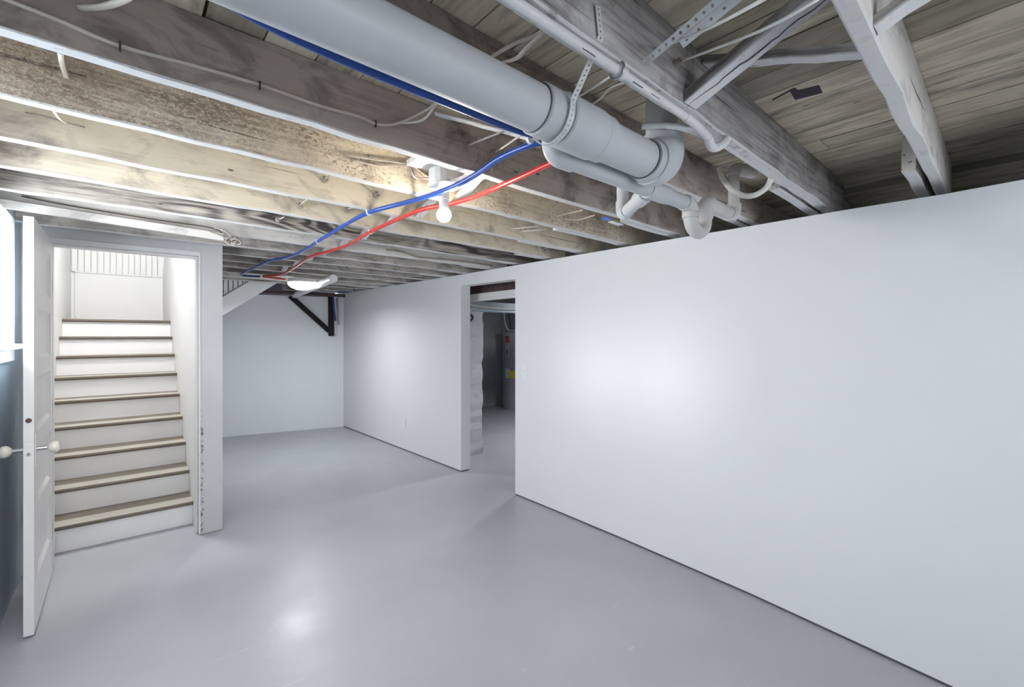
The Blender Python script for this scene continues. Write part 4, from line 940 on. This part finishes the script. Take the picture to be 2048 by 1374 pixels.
# side facing the doorway is toward (-0.65,-0.76)
base = math.degrees(math.atan2(-hc.y, -hc.x))
lab(base - 52, base - 28, 1.27, 1.40, M['red_label'], 'red_label'); lab(base - 48, base - 34, 1.375, 1.40, M['black_label'], 'label_band')
lab(base - 50, base - 33, 1.02, 1.17, M['white_label'], 'control_border'); 
l2 = lab(base - 48, base - 35, 1.03, 1.16, M['black_label'], 'control_panel'); l2.scale = (1.0, 1.0, 1.0)
lab(base - 52, base - 28, .60, .78, M['white_label'], 'rating_label'); lab(base - 27, base + 10, .60, .74, M['yellow_label'], 'energy_label')
for dx, mm, px_ in ((-.08, 'cable_w', 0), (.02, 'dark_wire', 0), (.08, 'dark_wire', 0)):
    pass
tag(obj('pipe', tubem([hc + Vector((-.12, .02, 1.49)), hc + Vector((-.13, .02, 1.65)), hc + Vector((-.16, .06, 2.05))], .011, 10, 4), M['dark_wire'], smooth=True), 'dark flexible pipe rising from the left of the water heater', 'pipe')
tag(obj('pipe', tubem([hc + Vector((.10, .0, 1.49)), hc + Vector((.09, 0, 1.68)), hc + Vector((.10, .06, 2.05))], .012, 10, 4), M['dark_wire'], smooth=True), 'dark flexible pipe rising from the right of the water heater', 'pipe')
tag(obj('cable', tubem([hc + Vector((-.05, -.1, 1.50)), hc + Vector((-.28, -.1, 1.53)), hc + Vector((-.36, -.1, 1.72)), hc + Vector((-.38, -.1, 2.0))], .011, 10, 5), M['cable_w'], smooth=True), 'pale cable looping down to the water heater', 'cable')
tag(obj('beam', boxm(2.80, 5.9, 4.42, 4.56, 1.703, 1.818), M['left_wall']), 'grey-blue painted beam behind the doorway header', 'beam')
tag(obj('white_board', boxm(2.96, 3.0, 2.7, 4.40, 1.79, 1.872), M['white_duct']), 'white board running just inside the top of the doorway', 'board')
tag(obj('brown_timber', boxm(3.03, 3.07, 2.7, 4.40, 1.86, 2.045), W['dark']), 'dark brown timber above the white board inside the doorway', 'beam')
tag(obj('cable', tubem([(3.0, 4.40, 1.785), (3.3, 4.405, 1.755), (3.7, 4.405, 1.745), (4.3, 4.405, 1.755)], .012, 10, 5), M['cable_w'], smooth=True), 'pale cable slung along the grey beam in the doorway', 'cable')
rt = random.Random(9); bm = bmesh.new()
for k in range(5):
    a = rt.uniform(0, 6); tube(bm, smoothpath([Vector((3.06 + .07 * math.cos(a + j) * rt.uniform(.5, 1), 4.39 + rt.uniform(-.01, .01), 1.62 + .06 * math.sin(a + j) * rt.uniform(.5, 1))) for j in range(6)], 3), .0045, 6)
tag(obj('wire_coil', bm, M['dark_wire'], smooth=True), 'dark coil of wire at the top of the concrete pillar', 'wires')

# ------------------------------------------------------------------ unseen lamps, added to brighten stairs, utility room and main room
def fill_lamp(name, loc, r, power, col, label):
    t = thing(name, label, 'light', loc)
    bm = bmesh.new(); lathe(bm, [(.002, -.06), (r * .6, -.05), (r, -.02), (r, 0)], 28, loc); obj('lamp_shade', bm, M['fill_glow'], t, smooth='auto')
    a = area(name + '_light', (loc[0], loc[1], loc[2] - .07), (0, 0, 0), r * 2, r * 2, power, col, 'DISK'); a.parent = t; a.matrix_parent_inverse = t.matrix_basis.inverted()
fill_lamp('stairwell_fill', (0.0, 4.75, 3.88), .2, 50, (1.0, .985, .95), 'added fill lamp high over the stairs, above the view')
fill_lamp('utility_fill', (4.7, 4.0, 2.03), .14, 40, (.92, .96, 1.0), 'added fill lamp in the utility room, hidden by the partition')
fill_lamp('room_fill', (-0.325, 1.55, 2.045), .11, 22, (1.0, .98, .96), 'small round added fill lamp by the left wall, just outside the view')
